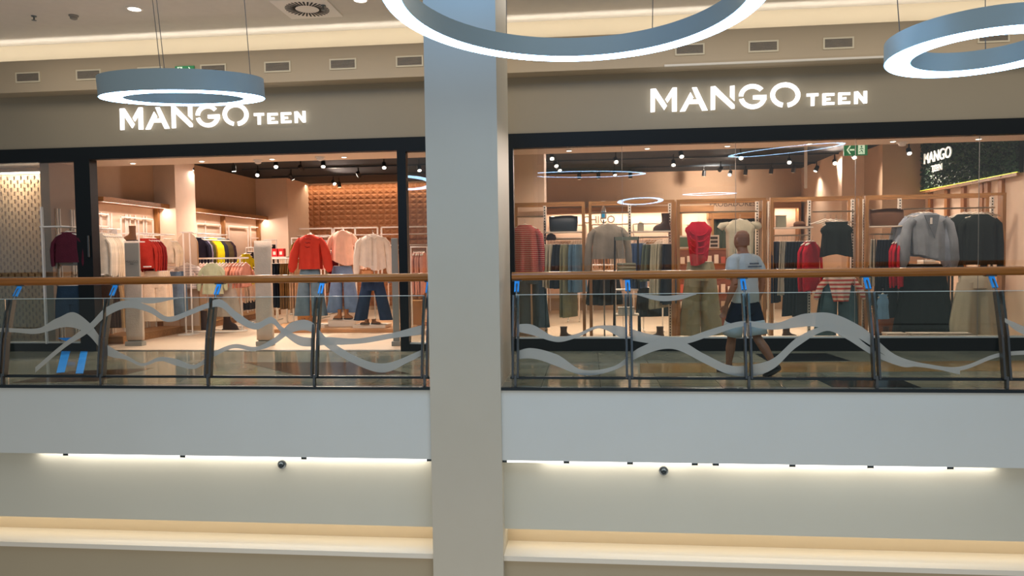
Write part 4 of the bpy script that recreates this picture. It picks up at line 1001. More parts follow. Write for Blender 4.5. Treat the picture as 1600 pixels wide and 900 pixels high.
frun(1020, 1036, 373, [('skirt', 'cream', 'b8b096', 1.02, 5)], 'second frame rail, cream group')
frun(1040, 1048, 373, [('skirt', 'navy', NV, .95, 2)], 'second frame rail, navy group')
frun(1210, 1218, 369, [('trousers', 'navy', '1d2236', .95, 2)], 'fourth frame rail, navy group')
frun(1221, 1232, 369, [('skirt', 'grey beige', 'a09888', .85, 3)], 'fourth frame rail, grey beige group')
frun(1235, 1256, 369, [('skirt', 'dark navy', '182430', 1.14, 5)], 'fourth frame rail, dark navy group', R(50), .46)
frun(1259, 1272, 369, [('blouse', 'crimson', 'b3122a', .78, 3)], 'fourth frame rail, crimson group', R(50), .44)
frun(1361, 1369, 366, [('skirt', 'beige', 'a89d8a', .74, 2)], 'fifth frame rail, beige group')
frun(1374, 1396, 366, [('skirt', 'dark navy', '17202c', 1.18, 5)], 'fifth frame rail, dark navy group', R(50), .46)
frun(1400, 1413, 366, [('blouse', 'crimson', 'b3122a', .74, 3)], 'fifth frame rail, crimson group', R(50), .44)
STRIPE = banded('red_striped_knit', 'a81f2e', 'd8b9a4', .031, .80)
def hook_top(name, m, px, py, Y, lab, cat, W, L, rot=0, **k):
    p = at(px, py, Y); return make_top(name, m, (p.x, Y, p.z+.0), lab, cat, rot, None, True, W=W, L=L, **k)
YG = YD-.02
hook_top('display_sweater', STRIPE, 820, 345, YG, 'red sweater with thin cream stripes in the left corner of the window', 'sweater', .42, .80, D=.07, sl=.68, slr=.055, splay=.02, neck=.09)
p = at(829, 413, YG-.02); q = at(829, 512, YG-.02)
make_trousers('display_jeans', fab('3f5560', .12), (p.x, YG+.06, p.z+.04), 'dark green-blue wide jeans under the striped sweater', 'jeans', W=.42, L=p.z+.04-q.z, D=.07, leg=.10, hem=.135, spread=.03, n=28)
hook_top('display_sweater', fab('968c7e'), 950, 344, YG, 'plain grey sweater hanging above the dark skirts', 'sweater', .50, .58, D=.07, sl=.66, slr=.055, splay=.05, neck=.10)
hook_top('display_vest', fab('b81430', .08), 1091, 340, YG, 'crimson sleeveless draped top beside the accessory wall', 'top', .40, .66, D=.08, sl=0, cap=False, neck=.10, flare=.62, drape=-.05, amp=.3)
o = [q_ for q_ in COL.objects if q_.get('label', '').startswith('crimson sleeveless')][0]
ol = Vector(o.location)
for k in range(4): MB().tube([ol+Vector((.13*math.cos(R(a)), -.082-.004*k, -.14-.09*k-.09*math.sin(R(-a))-.04)) for a in range(180, 361, 20)], .010, 6).build('drape_fold', fab('b81430', .08), o, True)
p = at(1095, 405, YG); q = at(1095, 524, YG)
make_trousers('display_trousers', fab('8e8a70', .05), (p.x, YG+.05, p.z+.02), 'sage beige wide trousers under the crimson draped top', 'trousers', W=.44, L=p.z+.02-q.z, D=.08, leg=.115, hem=.165, spread=.04, n=28)
hook_top('display_blouse', fab('bdb59c', .05), 1156, 337, YG+.06, 'cream cap-sleeved blouse hanging behind the walking man', 'blouse', .46, .62, D=.07, sl=0, cap=True, neck=.11, flare=.85)
hook_top('display_vest', fab('14201f', .05), 1307, 340, YG, 'black sleeveless top on overlapping pale hangers', 'top', .46, .56, D=.09, sl=0, cap=False, neck=.16, flare=1.02, drape=.03)
for k in range(4):
    p = at(1290+k*9, 335, YG+.06+.02*k)
    t = thing('clothes_hanger', (p.x, YG+.09+.03*k, p.z-.02), 'pale empty hanger behind the black sleeveless top, %s from the left' % ORD[k], 'hanger', 'pale hangers behind the black top'); hanger(t, .2)
hook_top('display_t_shirt', banded('coral_striped', 'd9cbb8', 'b8433c', .06, .5), 1312, 417, YG+.02, 'white T-shirt with coral stripes tied over the blue jeans', 'T-shirt', .40, .50, D=.07, sl=.34, slr=.05, splay=.12, neck=.09, flare=.6)
p = at(1312, 420, YG); q = at(1312, 526, YG)
make_trousers('display_jeans', fab('41606c', .12), (p.x, YG+.08, p.z+.02), 'teal blue wide jeans under the coral striped T-shirt', 'jeans', W=.46, L=p.z+.02-q.z, D=.08, leg=.12, hem=.17, spread=.05, n=28)
for k in range(3):
    p = at(1446-k*7, 327, YG+.10+.05*k)
    make_top('display_blouse', fab('8e949a' if k == 0 else '9aa2ae'), (p.x, YG+.0+.05*k, p.z), ['grey-blue wrap blouse with deep V neck, nearest the glass', 'grey-blue blouse hanging just behind the wrap blouse', 'pale grey-blue blouse hindmost on the wide frame'][k], 'blouse', R(-6*k), None, True, W=.54, L=.70-.03*k, D=.06, sl=.70, slr=.07, bulge=1.25, splay=.06, neck=.10, flare=.8 if k == 0 else 1.0, drape=.05)
o = [q_ for q_ in COL.objects if q_.get('label', '').startswith('grey-blue wrap')][0]; ol = Vector(o.location)
MB().prism([(ol.x-.09, ol.z-.09), (ol.x+.12, ol.z-.09), (ol.x+.06, ol.z-.42)], ol.y-.072, ol.y-.062).build('inner_panel', fab('747b82'), o)
MB().box(ol.x-.01, ol.x+.02, ol.y-.078, ol.y-.073, ol.z-.22, ol.z-.13).build('price_tag', mat('card_white', 'f0e6da'), o)
for k in range(2):
    p = at(1531-k*24, 328, YG+.04+.05*k)
    make_top('display_sweater', fab('1c2421', .05) if k == 0 else fab('222b29', .05), (p.x, YG+.02+.07*k, p.z), ['black long-sleeved top nearest the right end of the window', 'black long-sleeved top just behind and left of the nearest one'][k], 'top', R(3*k), None, True, W=.50, L=.78, D=.06, sl=.8, slr=.05, splay=.0, neck=.10)
for k in range(5):
    p = at(1545-k*9, 326, YG+.16+.03*k)
    t = thing('clothes_hanger', (p.x, YG+.2+.03*k, p.z), 'pale empty hanger above the black long-sleeved tops, %s from the right' % ORD[k], 'hanger', 'pale hangers above the black tops'); hanger(t, .21)
p = at(1450, 412, YG); q = at(1450, 524, YG)
make_skirt('display_skirt', fab('131c1f', .05), (p.x, YG+.12, p.z+.05), 'long black skirt flaring to the window floor under the wrap blouse', 'skirt', W=.62, L=p.z+.05-q.z, D=.10, flare=1.35, n=44)
p = at(1527, 416, YG); q = at(1527, 526, YG)
make_trousers('display_trousers', fab('cdc2a8', .05), (p.x, YG+.02, p.z+.03), 'very wide cream trousers under the black long-sleeved tops', 'trousers', W=.48, L=p.z+.03-q.z, D=.09, leg=.14, hem=.205, spread=.05, n=34, amp=.25)
# bags, boots and small things on the window shelves
def shelf_z(px, py): return at(px, py, YD+.1).z+.001
NAVYL = mat('navy_leather', '17222b', .45, noise=.1)
a, b_ = at(858, 360, YD+.12), at(903, 360, YD+.12); handbag(a.x, b_.x, YD+.12, shelf_z(880, 362), shelf_z(880, 338), NAVYL, 'large dark navy shoulder bag on the left window shelf', 0, .16)
a, b_ = at(1358, 350, YD+.12), at(1411, 350, YD+.12); handbag(a.x, b_.x, YD+.12, shelf_z(1385, 353), shelf_z(1385, 327), mat('brown_suede', '5e3c24', .8, noise=.1), 'wide brown suede bag on the right window shelf', 0, .16)
p = at(1034, 361, YD+.1); boot((p.x, YD+.1, shelf_z(1017, 361)), .26, .26, DLEATH, 'dark brown ankle boot on the second window shelf', R(180))
p = at(1001, 361, YD+.1); t = thing('decorative_box', (p.x, YD+.1, shelf_z(1017, 361)), 'small arched grey box beside the ankle boot', 'box')
z0 = shelf_z(1017, 361); MB().prism([(p.x-.045, z0), (p.x+.045, z0), (p.x+.045, z0+.10)]+[(p.x+.045*math.cos(R(a)), z0+.10+.03*math.sin(R(a))) for a in range(20, 161, 20)]+[(p.x-.045, z0+.10)], YD+.06, YD+.13).build('case', mat('grey_case', '8f8474', .5), t)
MB().tube([(p.x-.02, YD+.10, z0+.125), (p.x, YD+.1, z0+.15), (p.x+.02, YD+.1, z0+.125)], .004, 6).build('handle', STEEL, t, True)
p = at(1220, 352, YD+.1); z0 = shelf_z(1239, 355); t = thing('decorative_box', (p.x, YD+.1, z0), 'grey-green square box standing on the fourth window shelf', 'box')
MB().box(p.x-.07, p.x+.07, YD+.06, YD+.14, z0, z0+.16).build('case', mat('sage_case', '8b8873', .6), t, bevel=.006); MB().box(p.x-.072, p.x+.072, YD+.058, YD+.142, z0+.161, z0+.175).build('lid', mat('sage_lid', '76735f', .6), t)
def hat(p, lab):
    t = thing('hat', p, lab, 'hat')
    MB().lathe(p, [(.14, .0), (.14, .008), (.085, .012)], 28).build('brim', mat('felt_brown', '6a4326', .8), t, True, sharp=40)
    MB().lathe((p[0], p[1], p[2]+.012), [(.085, 0), (.08, .05), (.05, .07), (.01, .065)], 24).build('crown', mat('felt_brown', '6a4326'), t, True)
p = at(1249, 354, YD+.12); hat((p.x, YD+.12, z0), 'flat brown felt hat beside the grey-green box')
p = at(861, 371, YD+.1)
t = thing('cap', (p.x, YD+.14, p.z-.02), 'small dark plum cap hanging under the navy bag', 'cap'); MB().lathe((p.x, YD+.14, p.z-.04), [(.075, 0), (.078, .03), (.06, .08), (.02, .10)], 20).build('crown', mat('plum_felt', '4a3234', .85), t, True); MB().box(p.x-.06, p.x+.07, YD+.05, YD+.09, p.z-.045, p.z-.035).build('peak', mat('plum_felt', '4a3234'), t)
# boots on the window floor
for k, (px, lab) in enumerate(((886, 'dark boot on the shop floor under the light blue jeans'), (1026, 'dark boot on the shop floor under the cream skirts'), (1234, 'dark boot on the shop floor under the black skirts'), (1378, 'dark boot on the shop floor left of the long black skirt'))):
    p = at(px, 520, 11.75); boot((p.x, 11.75, .0), at(px, 510, 11.75).z, .24, DLEATH, lab, R(180) if k % 2 else 0)
# black A-shaped stand with boxes
x0, x1 = at(961, 400, 11.0).x, at(997, 400, 11.0).x; Ys = 11.0
ztop = at(978, 370, Ys).z
t = thing('display_stand', ((x0+x1)/2, Ys, 0), 'black metal display stand with white shelves behind the second railing post', 'display stand')
for x, s_ in ((x0, -1), (x1, 1)):
    MB().bar((x+s_*.02, Ys-.12, 0), (x, Ys, ztop), .024, .024).build('leg', LAMPMAT, t)
    MB().bar((x+s_*.02, Ys+.30, 0), (x, Ys+.04, ztop), .024, .024).build('leg', LAMPMAT, t)
MB().box(x0, x1, Ys-.02, Ys+.06, ztop-.05, ztop).build('head_panel', mat('sage_grey', '7d8474', .6), t)
for py in (425, 452, 491):
    z = at(978, py, Ys).z; MB().box(x0-.01, x1+.01, Ys-.05, Ys+.24, z-.02, z).build('shelf', mat('shelf_cream', 'e2d3c0'), t)
z = at(978, 425, Ys).z+.001
for k in range(3):
    t = thing('folded_sweater', ((x0+x1)/2, Ys+.1, z+k*.045), 'folded grey-green sweater on the black stand, %s of the pile' % ('bottom', 'middle', 'top')[k], 'sweater')
    MB().box(x0+.03, x1-.03, Ys-.02, Ys+.20, z+k*.045, z+k*.045+.040).build('knit', fab(('9a9a84', 'a9a892', '8a8a78')[k], .05), t, bevel=.014)
z = at(978, 491, Ys).z+.001
t = thing('shoe_box', ((x0+x1)/2, Ys+.1, z), 'white shoe box on the lowest shelf of the black stand', 'box'); MB().box(x0+.04, x1-.06, Ys, Ys+.18, z, z+.08).build('carton', mat('card_white', 'f0e6da'), t); MB().box(x0+.036, x1-.056, Ys-.004, Ys+.184, z+.081, z+.10).build('lid', mat('card_grey', 'b8aca0', .6), t)
# hand gel dispenser on a pole
p = at(943, 330, 11.75)
t = thing('gel_dispenser', (p.x, 11.75, 0), 'clear gel bottle with blue label on a slim pole behind the grey sweater', 'dispenser')
MB().tube([(p.x, 11.75, 0), (p.x, 11.75, at(943, 343, 11.75).z)], .012, 8).build('pole', STEEL, t, True)
MB().lathe((p.x, 11.75, 0), [(.13, 0), (.13, .012), (.02, .016)], 24).build('base', STEEL, t, True, sharp=30)
zb = at(943, 342, 11.75).z
MB().lathe((p.x, 11.75, zb), [(.045, 0), (.045, .10), (.03, .16), (.014, .20), (.014, .24)], 20).build('bottle', mat('clear_plastic', 'b8b2ac', .2), t, True)
MB().box(p.x-.032, p.x+.018, 11.75-.049, 11.75-.043, zb+.02, zb+.11).build('label_panel', mat('blue_label', '1f8fc0', .4), t)
MB().lathe((p.x, 11.75, zb+.24), [(.02, 0), (.02, .02), (.035, .022), (.035, .04)], 16).build('pump_head', WHITEM, t, True, sharp=30)
# racks standing further in
def brun2(pa, pb, py, Y, items, name, lab, rot=R(40), W=.42): free_rack(pa, pb, Y, py, items, name, lab, rot, W)
brun2(924, 962, 414, 12.6, [('skirt', 'black', '15191f', .62, 6)], 'low rack behind the grey sweater', 'low white rack of black skirts behind the grey sweater')
brun2(1004, 1036, 440, 13.0, [('trousers', 'black', '161c20', .55, 5)], 'low rack behind the cream skirts', 'low white rack of black trousers behind the cream skirts', R(20))
brun2(1330, 1356, 400, 13.6, [('top', 'charcoal', '2a2c30', .5, 4)], 'middle rack behind the coral striped T-shirt', 'white rack of charcoal tops behind the coral striped T-shirt')
brun2(886, 905, 350+40, 15.0, [('top', 'pale', 'd8bfa8', .6, 5)], 'far rack behind the left frame', 'far white rack of pale tops behind the left frame')
brun2(1208, 1262, 405, 14.6, [('top', 'sand', 'b99f84', .6, 4), ('top', 'rust', '8f4a34', .6, 4)], 'far rack behind the fourth frame', 'far white rack of sand and rust tops behind the fourth frame')
# accessory wall behind the crimson top
Ya = 13.8; x0, x1 = at(1060, 400, Ya).x, at(1146, 400, Ya).x; z1 = at(1100, 388, Ya).z; z0 = at(1100, 480, Ya).z
t = thing('accessory_unit', ((x0+x1)/2, Ya, 0), 'timber accessory unit full of small carded goods behind the crimson top', 'display unit')
MB().box(x0, x1, Ya, Ya+.3, 0, z1-.03).build('back_panel', mat('accessory_red', '8a5038', .6), t); MB().box(x0-.02, x1+.02, Ya-.05, Ya+.32, z1-.029, z1).build('top_board', OAKX, t)
nr = 4
for r_ in range(nr):
    z = z1-.06-(z1-z0)*(r_+1)/nr+.04
    MB().box(x0, x1, Ya-.06, Ya-.002, z, z+.012).build('ledge', OAKX, t)
    for k in range(8):
        x = x0+.07+(x1-x0-.14)*k/7
        o = MB().box(x-.038, x+.038, Ya-.045, Ya-.035, z+.013, z+.013+.12+.02*((k*7+r_) % 3)).build('accessory_card', fab(('e8d3c0', 'd9b9a0', 'c96a58', 'efe0d0')[(k*3+r_) % 4], .03)); tag(o, 'accessory card, %s from the left in the %s row behind the crimson top' % (ORD[k], ('top', 'second', 'third', 'lowest')[r_]), 'card', 'accessory cards behind the crimson top')
x = at(1118, 385, Ya).x
for k, (px, lab) in enumerate(((1069, 'small grey-green framed picture on the accessory unit'), (1117, 'white three-slot frame on the accessory unit left of the man'))):
    x = at(px, 385, Ya).x; t = thing('small_frame', (x, Ya+.1, z1), lab, 'frame')
    w_ = (.11, .09)[k]; MB().box(x-w_, x+w_, Ya+.09, Ya+.12, z1+.001, z1+.24).build('frame_border', mat('card_white', 'f0e6da'), t)
    if k == 0: MB().box(x-w_+.02, x+w_-.02, Ya+.084, Ya+.09, z1+.03, z1+.21).build('picture', mat('green_picture', '5f7860', .6), t)
    else:
        for q_ in range(3): MB().box(x-w_+.025, x+w_-.025, Ya+.084, Ya+.09, z1+.025+.07*q_, z1+.07+.07*q_).build('slot', mat('dark_slot', '3c322c', .6), t)
# fitting rooms: curtain, header lettering
x0, x1 = at(1112, 350, RYB-.1).x, at(1186, 350, RYB-.1).x; zt = at(1150, 342, RYB-.1).z
n = 60; b = MB(); rg = []
for z in (.05, zt):
    rg.append([Vector((x0+(x1-x0)*i/n, RYB-.12+.035*math.sin(i*1.15), z)) for i in range(n+1)])
b.loft(rg, cap=False, closed=False); o = b.build('fitting_room_curtain', mat('dark_green_cloth', '37402f', .9), None, True); s_ = o.modifiers.new('t', 'SOLIDIFY'); s_.thickness = .006
tag(o, 'dark green fitting room curtain at the back of the shop', 'curtain')
sbox('trim_19', OAKX, x0-.1, x1+.1, RYB-.25, RYB-.002, zt, zt+.16)
GR = mat('sign_grey', '5a4a40', .6)
p = at(1147, 318, RYB-.2); o = text('lettering', 'PROBADORES', (p.x, RYB-.012, p.z), .17, GR, None); tag(o, 'small dark lettering PROBADORES on the back wall above the curtain', 'lettering')
p = at(936, 343, RYB-.2); o = text('lettering', 'CHICO', (p.x, RYB-.03, p.z), .24, GR, None); tag(o, 'dark lettering CHICO on the lit back wall behind the gel bottle', 'lettering')
# shelves with clothes on the back wall niches
for pa, pb, lab in ((858, 915, 'left'), (925, 985, 'middle'), (990, 1050, 'right')):
    xa, xb = at(pa, 360, RYB-.5).x, at(pb, 360, RYB-.5).x
    rack('wall_rack', 'cream rail against the lit back wall of the right shop area, %s one' % lab, xa, xb, RYB-.4, .0, 2.05, bars=[(xa, xb, 1.75)], r=.014)
    run([('top', 'pale pink', 'dcb8a4', .7, 4), ('top', 'tan', 'b98c62', .7, 4), ('top', 'ivory', 'e8d8c4', .7, 4)], xa+.05, xb-.05, RYB-.4, RYB-.4, 1.75, lab+' rail on the lit back wall', R(40), .42)
# brown tub and cream blocks at the right end, floor level
p = at(1388, 520, 11.7); t = thing('wooden_tub', (p.x, 11.9, 0), 'brown wooden tub on the floor left of the long black skirt', 'tub')
zz = at(1388, 489, 11.9).z; MB().lathe((p.x, 11.9, 0), [(.17, 0), (.19, zz*.6), (.185, zz), (.17, zz), (.16, .05)], 32).build('tub', mat('tub_brown', '7d4a28', .6, noise=.1), t, True, sharp=40); MB().tube([(p.x-.19, 11.9, zz*.8), (p.x-.2, 11.9, zz+.05), (p.x-.14, 11.9, zz+.06)], .01, 6).build('handle', mat('tub_brown', '7d4a28'), t, True)
for k, (px, col_) in enumerate(((1395, 'd8b8a0'), (1432, 'cbb8a8'), (1465, 'e0d0c0'), (1495, 'd8c4b0'))):
    p = at(px, 522, 11.0); t = thing('shoe_box', (p.x, 11.0, 0), 'pale low box on the window floor, %s from the left along the long black skirt' % ORD[k], 'box')
    MB().box(p.x-.13, p.x+.13, 10.85, 11.05, 0, at(px, 521, 10.85).z-.02).build('carton', fab(col_, .03), t); MB().box(p.x-.134, p.x+.134, 10.846, 11.054, at(px, 521, 10.85).z-.019, at(px, 521, 10.85).z).build('lid', fab('e6dacb', .03), t)
p = at(1372, 452, YD+.1); make_top('denim_shirt', fab('7aa4c8'), (p.x, YD-.08, p.z), 'light blue denim piece hanging low in the fifth frame', 'top', R(20), None, False, W=.2, L=.42, D=.03, sl=0)
# small tables with jewellery before the black tops
for (pa, pb, py, lab) in ((1484, 1502, 404, 'small grey glass-topped table between the wrap blouse and black tops'), (1432, 1480, 413, 'dark tabletop with books under the wrap blouse')):
    x0, x1 = at(pa, py, 11.9).x, at(pb, py, 11.9).x; z = at((pa+pb)/2, py, 11.9).z
    t = thing('side_table', ((x0+x1)/2, 12.0, 0), lab, 'table'); MB().box(x0, x1, 11.85, 12.25, z-.03, z).build('table_top', mat('table_grey', '6a6d6c', .3), t)
    for x in (x0+.03, x1-.03):
        for yy in (11.88, 12.22): MB().bar((x, yy, 0), (x, yy, z-.03), .025, .025).build('leg', LAMPMAT, t)
    if pb-pa > 30:
        for k in range(2):
            o = thing('book', ((x0+x1)/2, 12.0, z+k*.035), ('lower' if k == 0 else 'upper')+' pale book on the dark tabletop under the wrap blouse', 'book')
            MB().box(x0+.1, x1-.12-.05*k, 11.9, 12.12, z+.001+k*.035, z+.033+k*.035).build('cover', fab(('cbb49a', 'e8dccb')[k], .03), o)
# ---- green wall with sign, timber posts on the right wall
gy0, gy1 = atx(1590, 300, RXR).y-.15, 14.28
zb = 2.42
t = thing('green_wall_panel', (RXR, (gy0+gy1)/2, zb), 'dark leafy green wall panel high on the right side wall', 'green wall')
MB().box(RXR-.06, RXR-.002, gy0, gy1, zb, ZC-.01).build('moss_backing', mat('moss_dark', '15291f', .9, noise=.3, nscale=20), t)
b = MB(); rg2 = random.Random(3)
for i in range(5200):
    y = rg2.uniform(gy0, gy1); z = rg2.uniform(zb, ZC-.03); a = rg2.uniform(0, 6.28); l = rg2.uniform(.03, .07); tl = rg2.uniform(.02, .05)
    c = Vector((RXR-.062, y, z)); d = Vector((-tl, math.cos(a)*l, math.sin(a)*l)); s_ = Vector((-.01, -math.sin(a)*l*.28, math.cos(a)*l*.28))
    b.add([c, c+d*.5+s_, c+d, c+d*.5-s_], [(0, 1, 2, 3)], i % 2)
o = b.build('leaves', [mat('leaf_green', '27512f', .6), mat('leaf_dark', '183a2a', .6)], t); o['kind'] = 'stuff'
MB().box(RXR-.10, RXR-.06, gy0, gy1, zb-.05, zb-.005).build('timber_ledge', OAKX, t)
MB().box(RXR-.10, RXR-.065, gy0, gy1, zb-.004, zb+.006).build('glow_strip', mat('yellow_glow', 'e8e040', .5, emit='e6e04a', es=1.6), t)
yc = atx(1467, 250, RXR-.1).y
text('lettering', 'MANGO', (RXR-.13, yc, atx(1467, 243, RXR-.13).z), .27, mat('sign_white', 'f0ece0', .4, emit='fff8ea', es=.7), t, rot=(R(90), 0, R(-90)), ext=.01)
text('lettering', 'TEEN', (RXR-.13, yc, atx(1467, 262, RXR-.13).z), .16, mat('sign_white', 'f0ece0'), t, rot=(R(90), 0, R(-90)), ext=.01)
for px in (1437, 1456, 1482, 1508, 1537, 1545, 1567):
    yy = atx(px, 340, RXR).y; sbox('trim_20', mat('timber_jamb', 'a0682c'), RXR-.05, RXR-.002, yy-.05, yy+.05, 0, zb-.055)
# exit sign hanging inside the shop, seen through the glass
p = at(1337, 234, 11.6); t = thing('exit_sign', (p.x, 11.6, ZC), 'green exit sign hanging inside the shop behind the large window', 'exit sign')
p.z = 3.0-.0; pz = at(1337, 234, 11.6).z
exit_sign(t, p.x, 11.6, pz, .34, .17, -1)
for s_ in (-1, 1): MB().tube([(p.x+s_*.12, 11.61, pz+.085), (p.x+s_*.12, 11.61, ZC)], .004, 6).build('hanging_wire', STEEL, t)
p = at(1259, 280, 13.5); o = MB().box(p.x-.025, p.x+.025, 13.5, 13.506, p.z-.16, ZC-.001).build('paper_strip', mat('paper_white', 'e8e0d4', .7)); tag(o, 'narrow white paper strip hanging from the black ceiling', 'paper strip')
# ---- the walking man
def man():
    base = atz(1165, 585, 0); K = 1.575/1.70
    root = thing('person', (base.x, base.y, 0), 'bald man in pale grey T-shirt and navy shorts walking past the window', 'person')
    def V(x, y, z): return Vector((base.x+x*K, base.y+y*K, z*K))
    SKIN = mat('skin', '9a6547', .55, noise=.06, nscale=6)
    # joints (x right, y forward)
    def ell(c, rx, ry, n=20, tx=0):
        return [Vector((c[0]+rx*math.cos(2*math.pi*j/n), c[1]+ry*math.sin(2*math.pi*j/n), c[2]+tx*math.sin(2*math.pi*j/n))) for j in range(n)]
    def tb(b, pts, rr, n=14): b.tube([V(*p) for p in pts], [r_*K for r_ in rr], n)
    b = MB()
    # torso, neck and head as one skin surface
    T = [((0, .0, .86), .15, .10), ((0, .0, .96), .155, .105), ((0, .01, 1.08), .145, .10), ((0, .02, 1.22), .165, .112), ((0, .03, 1.34), .17, .10), ((0, .035, 1.405), .12, .075), ((0, .04, 1.45), .062, .062), ((0, .055, 1.50), .058, .062)]
    b.loft([[V(q[0], q[1], q[2]) for q in ell(c, rx, ry)] for c, rx, ry in T])
    H_ = [(1.475, .042, .05, .06), (1.50, .058, .07, .065), (1.54, .070, .088, .065), (1.58, .074, .095, .06), (1.62, .075, .097, .055), (1.655, .068, .088, .052), (1.685, .048, .062, .048), (1.70, .015, .02, .045)]
    b.loft([[V(q[0], q[1], q[2]) for q in ell((0, yy, z), rx, ry)] for z, rx, ry, yy in H_])
    b.loft([[V(q[0], q[1], q[2]) for q in ell((0, .155, z), r_, r_*1.3, 10)] for z, r_ in ((1.545, .012), (1.56, .016), (1.59, .009), (1.61, .006))])     # nose
    for s_ in (-1, 1):
        b.loft([[V(s_*.078, .058+.022*math.cos(a)*f_, 1.575+.034*math.sin(a)*f_) + Vector((s_*dx*K, 0, 0)) for a in [2*math.pi*j/12 for j in range(12)]] for dx, f_ in ((-.012, .7), (.004, 1), (.012, .75))])   # ears
    # arms: left bent forward, right hanging
    tb(b, [(-.17, .03, 1.37), (-.205, .02, 1.31), (-.235, -.03, 1.17), (-.245, -.05, 1.07)], [.055, .055, .045, .038])
    tb(b, [(-.245, -.05, 1.07), (-.25, -.01, .99), (-.245, .05, .87), (-.24, .075, .83)], [.040, .040, .030, .025])
    tb(b, [(.17, .03, 1.37), (.205, .02, 1.31), (.245, -.02, 1.17), (.26, -.03, 1.07)], [.055, .055, .045, .038])
    tb(b, [(.26, -.03, 1.07), (.265, .0, .98), (.26, .04, .87), (.255, .055, .83)], [.040, .038, .029, .025])
    # hands
    def hand(o_, d, side, thumb):
        o_ = Vector(o_); d = Vector(d).normalized(); side = Vector(side).normalized(); nrm = d.cross(side).normalized()
        rg = [[V(*(o_+d*l+side*(w_*math.cos(a))+nrm*(t_*math.sin(a)))) for a in [2*math.pi*j/12 for j in range(12)]] for l, w_, t_ in ((-.01, .026, .02), (.03, .038, .016), (.07, .042, .015), (.09, .040, .012))]
        b.loft(rg)
        for k in range(4):
            s_ = (-.030+.020*k); ln = (.062, .078, .074, .058)[k]
            p0 = o_+d*.082+side*s_; p1 = p0+d*ln*.45-nrm*.008; p2 = p1+d*ln*.3-nrm*.018; p3 = p2+d*ln*.18-nrm*.022
            tb(b, [tuple(p0), tuple(p1), tuple(p2), tuple(p3)], [.0095, .009, .008, .006], 8)
        p0 = o_+d*.02+side*thumb*.034; p1 = p0+d*.03+side*thumb*.022-nrm*.006; p2 = p1+d*.032+side*thumb*.004-nrm*.01
        tb(b, [tuple(p0), tuple(p1), tuple(p2)], [.013, .011, .008], 8)
    hand((-.238, .08, .82), (.05, .35, -1), (0, 1, .35), 1)
    hand((.253, .06, .82), (-.05, .2, -1), (0, 1, .2), 1)
    # legs
    tb(b, [(-.085, .0, .88), (-.09, .06, .70), (-.09, .13, .48), (-.09, .13, .42), (-.09, .15, .30), (-.09, .17, .14), (-.09, .175, .07)], [.085, .08, .056, .052, .056, .036, .036])
    tb(b, [(.085, .0, .88), (.09, -.04, .70), (.09, -.08, .49), (.09, -.10, .43), (.09, -.20, .32), (.09, -.32, .17), (.09, -.35, .12)], [.085, .08, .056, .052, .056, .036, .036])
    body = b.build('body', SKIN, root, True)
    rm = body.modifiers.new('fuse', 'REMESH'); rm.mode = 'VOXEL'; rm.voxel_size = .0065; rm.use_smooth_shade = True
    sm = body.modifiers.new('soft', 'SMOOTH'); sm.iterations = 3; sm.factor = .5
    # close-cropped grey hair rim
    hb = MB()
    hb.loft([[V(math.sin(R(a))*.0765*f_, .058-math.cos(R(a))*.0985*f_, z) for a in range(-112, 113, 8)] for z, f_ in ((1.52, .96), (1.55, 1.0), (1.58, 1.02), (1.605, 1.012), (1.615, .99))], cap=False, closed=False)
    hb.build('cropped_hair', mat('stubble', '8e5f47', .8), root, True)
    # T-shirt
    sb = MB()
    TS = [((0, -.0, .85), .185, .125), ((0, .0, .95), .182, .127), ((0, .01, 1.08), .175, .122), ((0, .02, 1.22), .192, .132), ((0, .03, 1.33), .20, .118), ((0, .035, 1.395), .145, .092), ((0, .038, 1.43), .085, .08)]
    sb.loft([[V(q[0], q[1], q[2]) for q in ring_(c[0], c[1], c[2], rx, ry, 36, i*.5, .03, 6)] for i, (c, rx, ry) in enumerate(TS)])
    for s_ in (-1, 1):
        tb(sb, [(s_*.12, .03, 1.375), (s_*.195, .025, 1.34), (s_*.235, .0, 1.25), (s_*.25, -.02, 1.14)], [.06, .072, .075, .072], 18)
    so = sb.build('t_shirt', fab('b4b4ae', .04), root, True)
    rm = so.modifiers.new('fuse', 'REMESH'); rm.mode = 'VOXEL'; rm.voxel_size = .008; rm.use_smooth_shade = True
    sm = so.modifiers.new('soft', 'SMOOTH'); sm.iterations = 4; sm.factor = .5
    tm = mat('shirt_print', '4a5260', .7)
    for k, wd in enumerate((.16, .22)):
        q = MB(); rr_ = random.Random(k); x = -wd/2
        while x < wd/2:
            l = rr_.uniform(.008, .02); q.box(base.x+(x+.02)*K, base.x+(x+l+.02)*K, base.y-.114*K, base.y-.112*K, (1.30-.035*k)*K, (1.318-.035*k)*K); x += l+.006
        q.build('back_print', tm, root)
    # shorts, navy with white lower legs
    nb = MB()
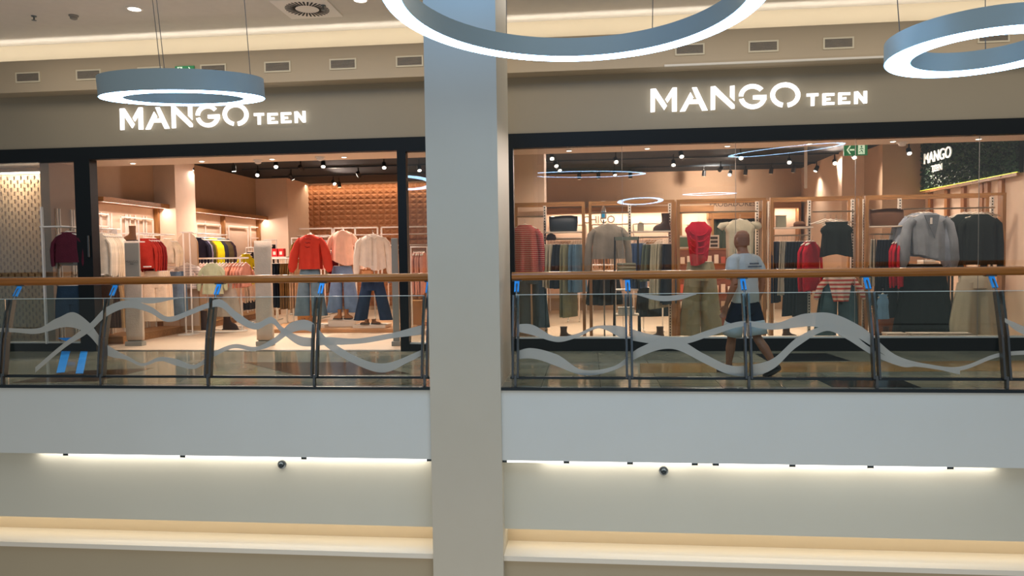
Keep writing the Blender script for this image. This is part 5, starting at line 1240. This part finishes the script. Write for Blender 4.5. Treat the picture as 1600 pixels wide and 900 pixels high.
    nb.loft([[V(q[0], q[1], q[2]) for q in ring_(0, 0, z, rx, ry, 32, 0, .02, 5)] for z, rx, ry in ((.72, .17, .12), (.80, .18, .125), (.88, .172, .122), (.93, .165, .115))])
    tb(nb, [(-.09, .01, .84), (-.095, .05, .72), (-.098, .08, .61)], [.10, .108, .112], 20)
    tb(nb, [(.09, .0, .84), (.095, -.03, .72), (.098, -.055, .61)], [.10, .108, .112], 20)
    no = nb.build('shorts', fab('1e2733', .05), root, True)
    rm = no.modifiers.new('fuse', 'REMESH'); rm.mode = 'VOXEL'; rm.voxel_size = .008; rm.use_smooth_shade = True
    wb = MB()
    tb(wb, [(-.098, .078, .62), (-.10, .10, .53), (-.10, .115, .465)], [.113, .117, .118], 24)
    tb(wb, [(.098, -.053, .62), (.10, -.075, .53), (.10, -.09, .465)], [.113, .117, .118], 24)
    h_ = wb.build('shorts_hem', fab('c4c8c6', .04), no, True); h_['label'] = 'white lower legs of the shorts'
    # shoes
    def shoe(x, y, z, pitch):
        o_ = V(x, y, z); Rm = Matrix.Rotation(pitch, 3, 'X'); b_ = MB(); rg = []
        for t_, w_, h in ((-.085, .026, .05), (-.07, .036, .075), (-.02, .038, .085), (.04, .042, .06), (.10, .046, .045), (.15, .040, .036), (.175, .018, .024)):
            rg.append([o_+Rm@Vector((w_*math.cos(a)*K, t_*K, (h*max(0, math.sin(a))-.0*1)*K+(.0 if math.sin(a) > 0 else .012*math.sin(a)*K))) for a in [2*math.pi*j/16 for j in range(16)]])
        b_.loft(rg); sh = b_.build('shoe', mat('shoe_black', '17181b', .5), root, True)
        s2 = MB(); s2.loft([[o_+Rm@Vector((w_*math.cos(a)*K, (.045+.135*math.sin(a))*K, dz*K)) for a in [2*math.pi*j/20 for j in range(20)]] for w_, dz in ((.046, -.022), (.048, -.006))])
        s2.build('sole', mat('sole_grey', '3a3c3e', .7), sh)
    shoe(-.09, .18, .024, 0)
    shoe(.09, -.34, .075, R(-32))
    root.rotation_euler.z = R(38)
man()
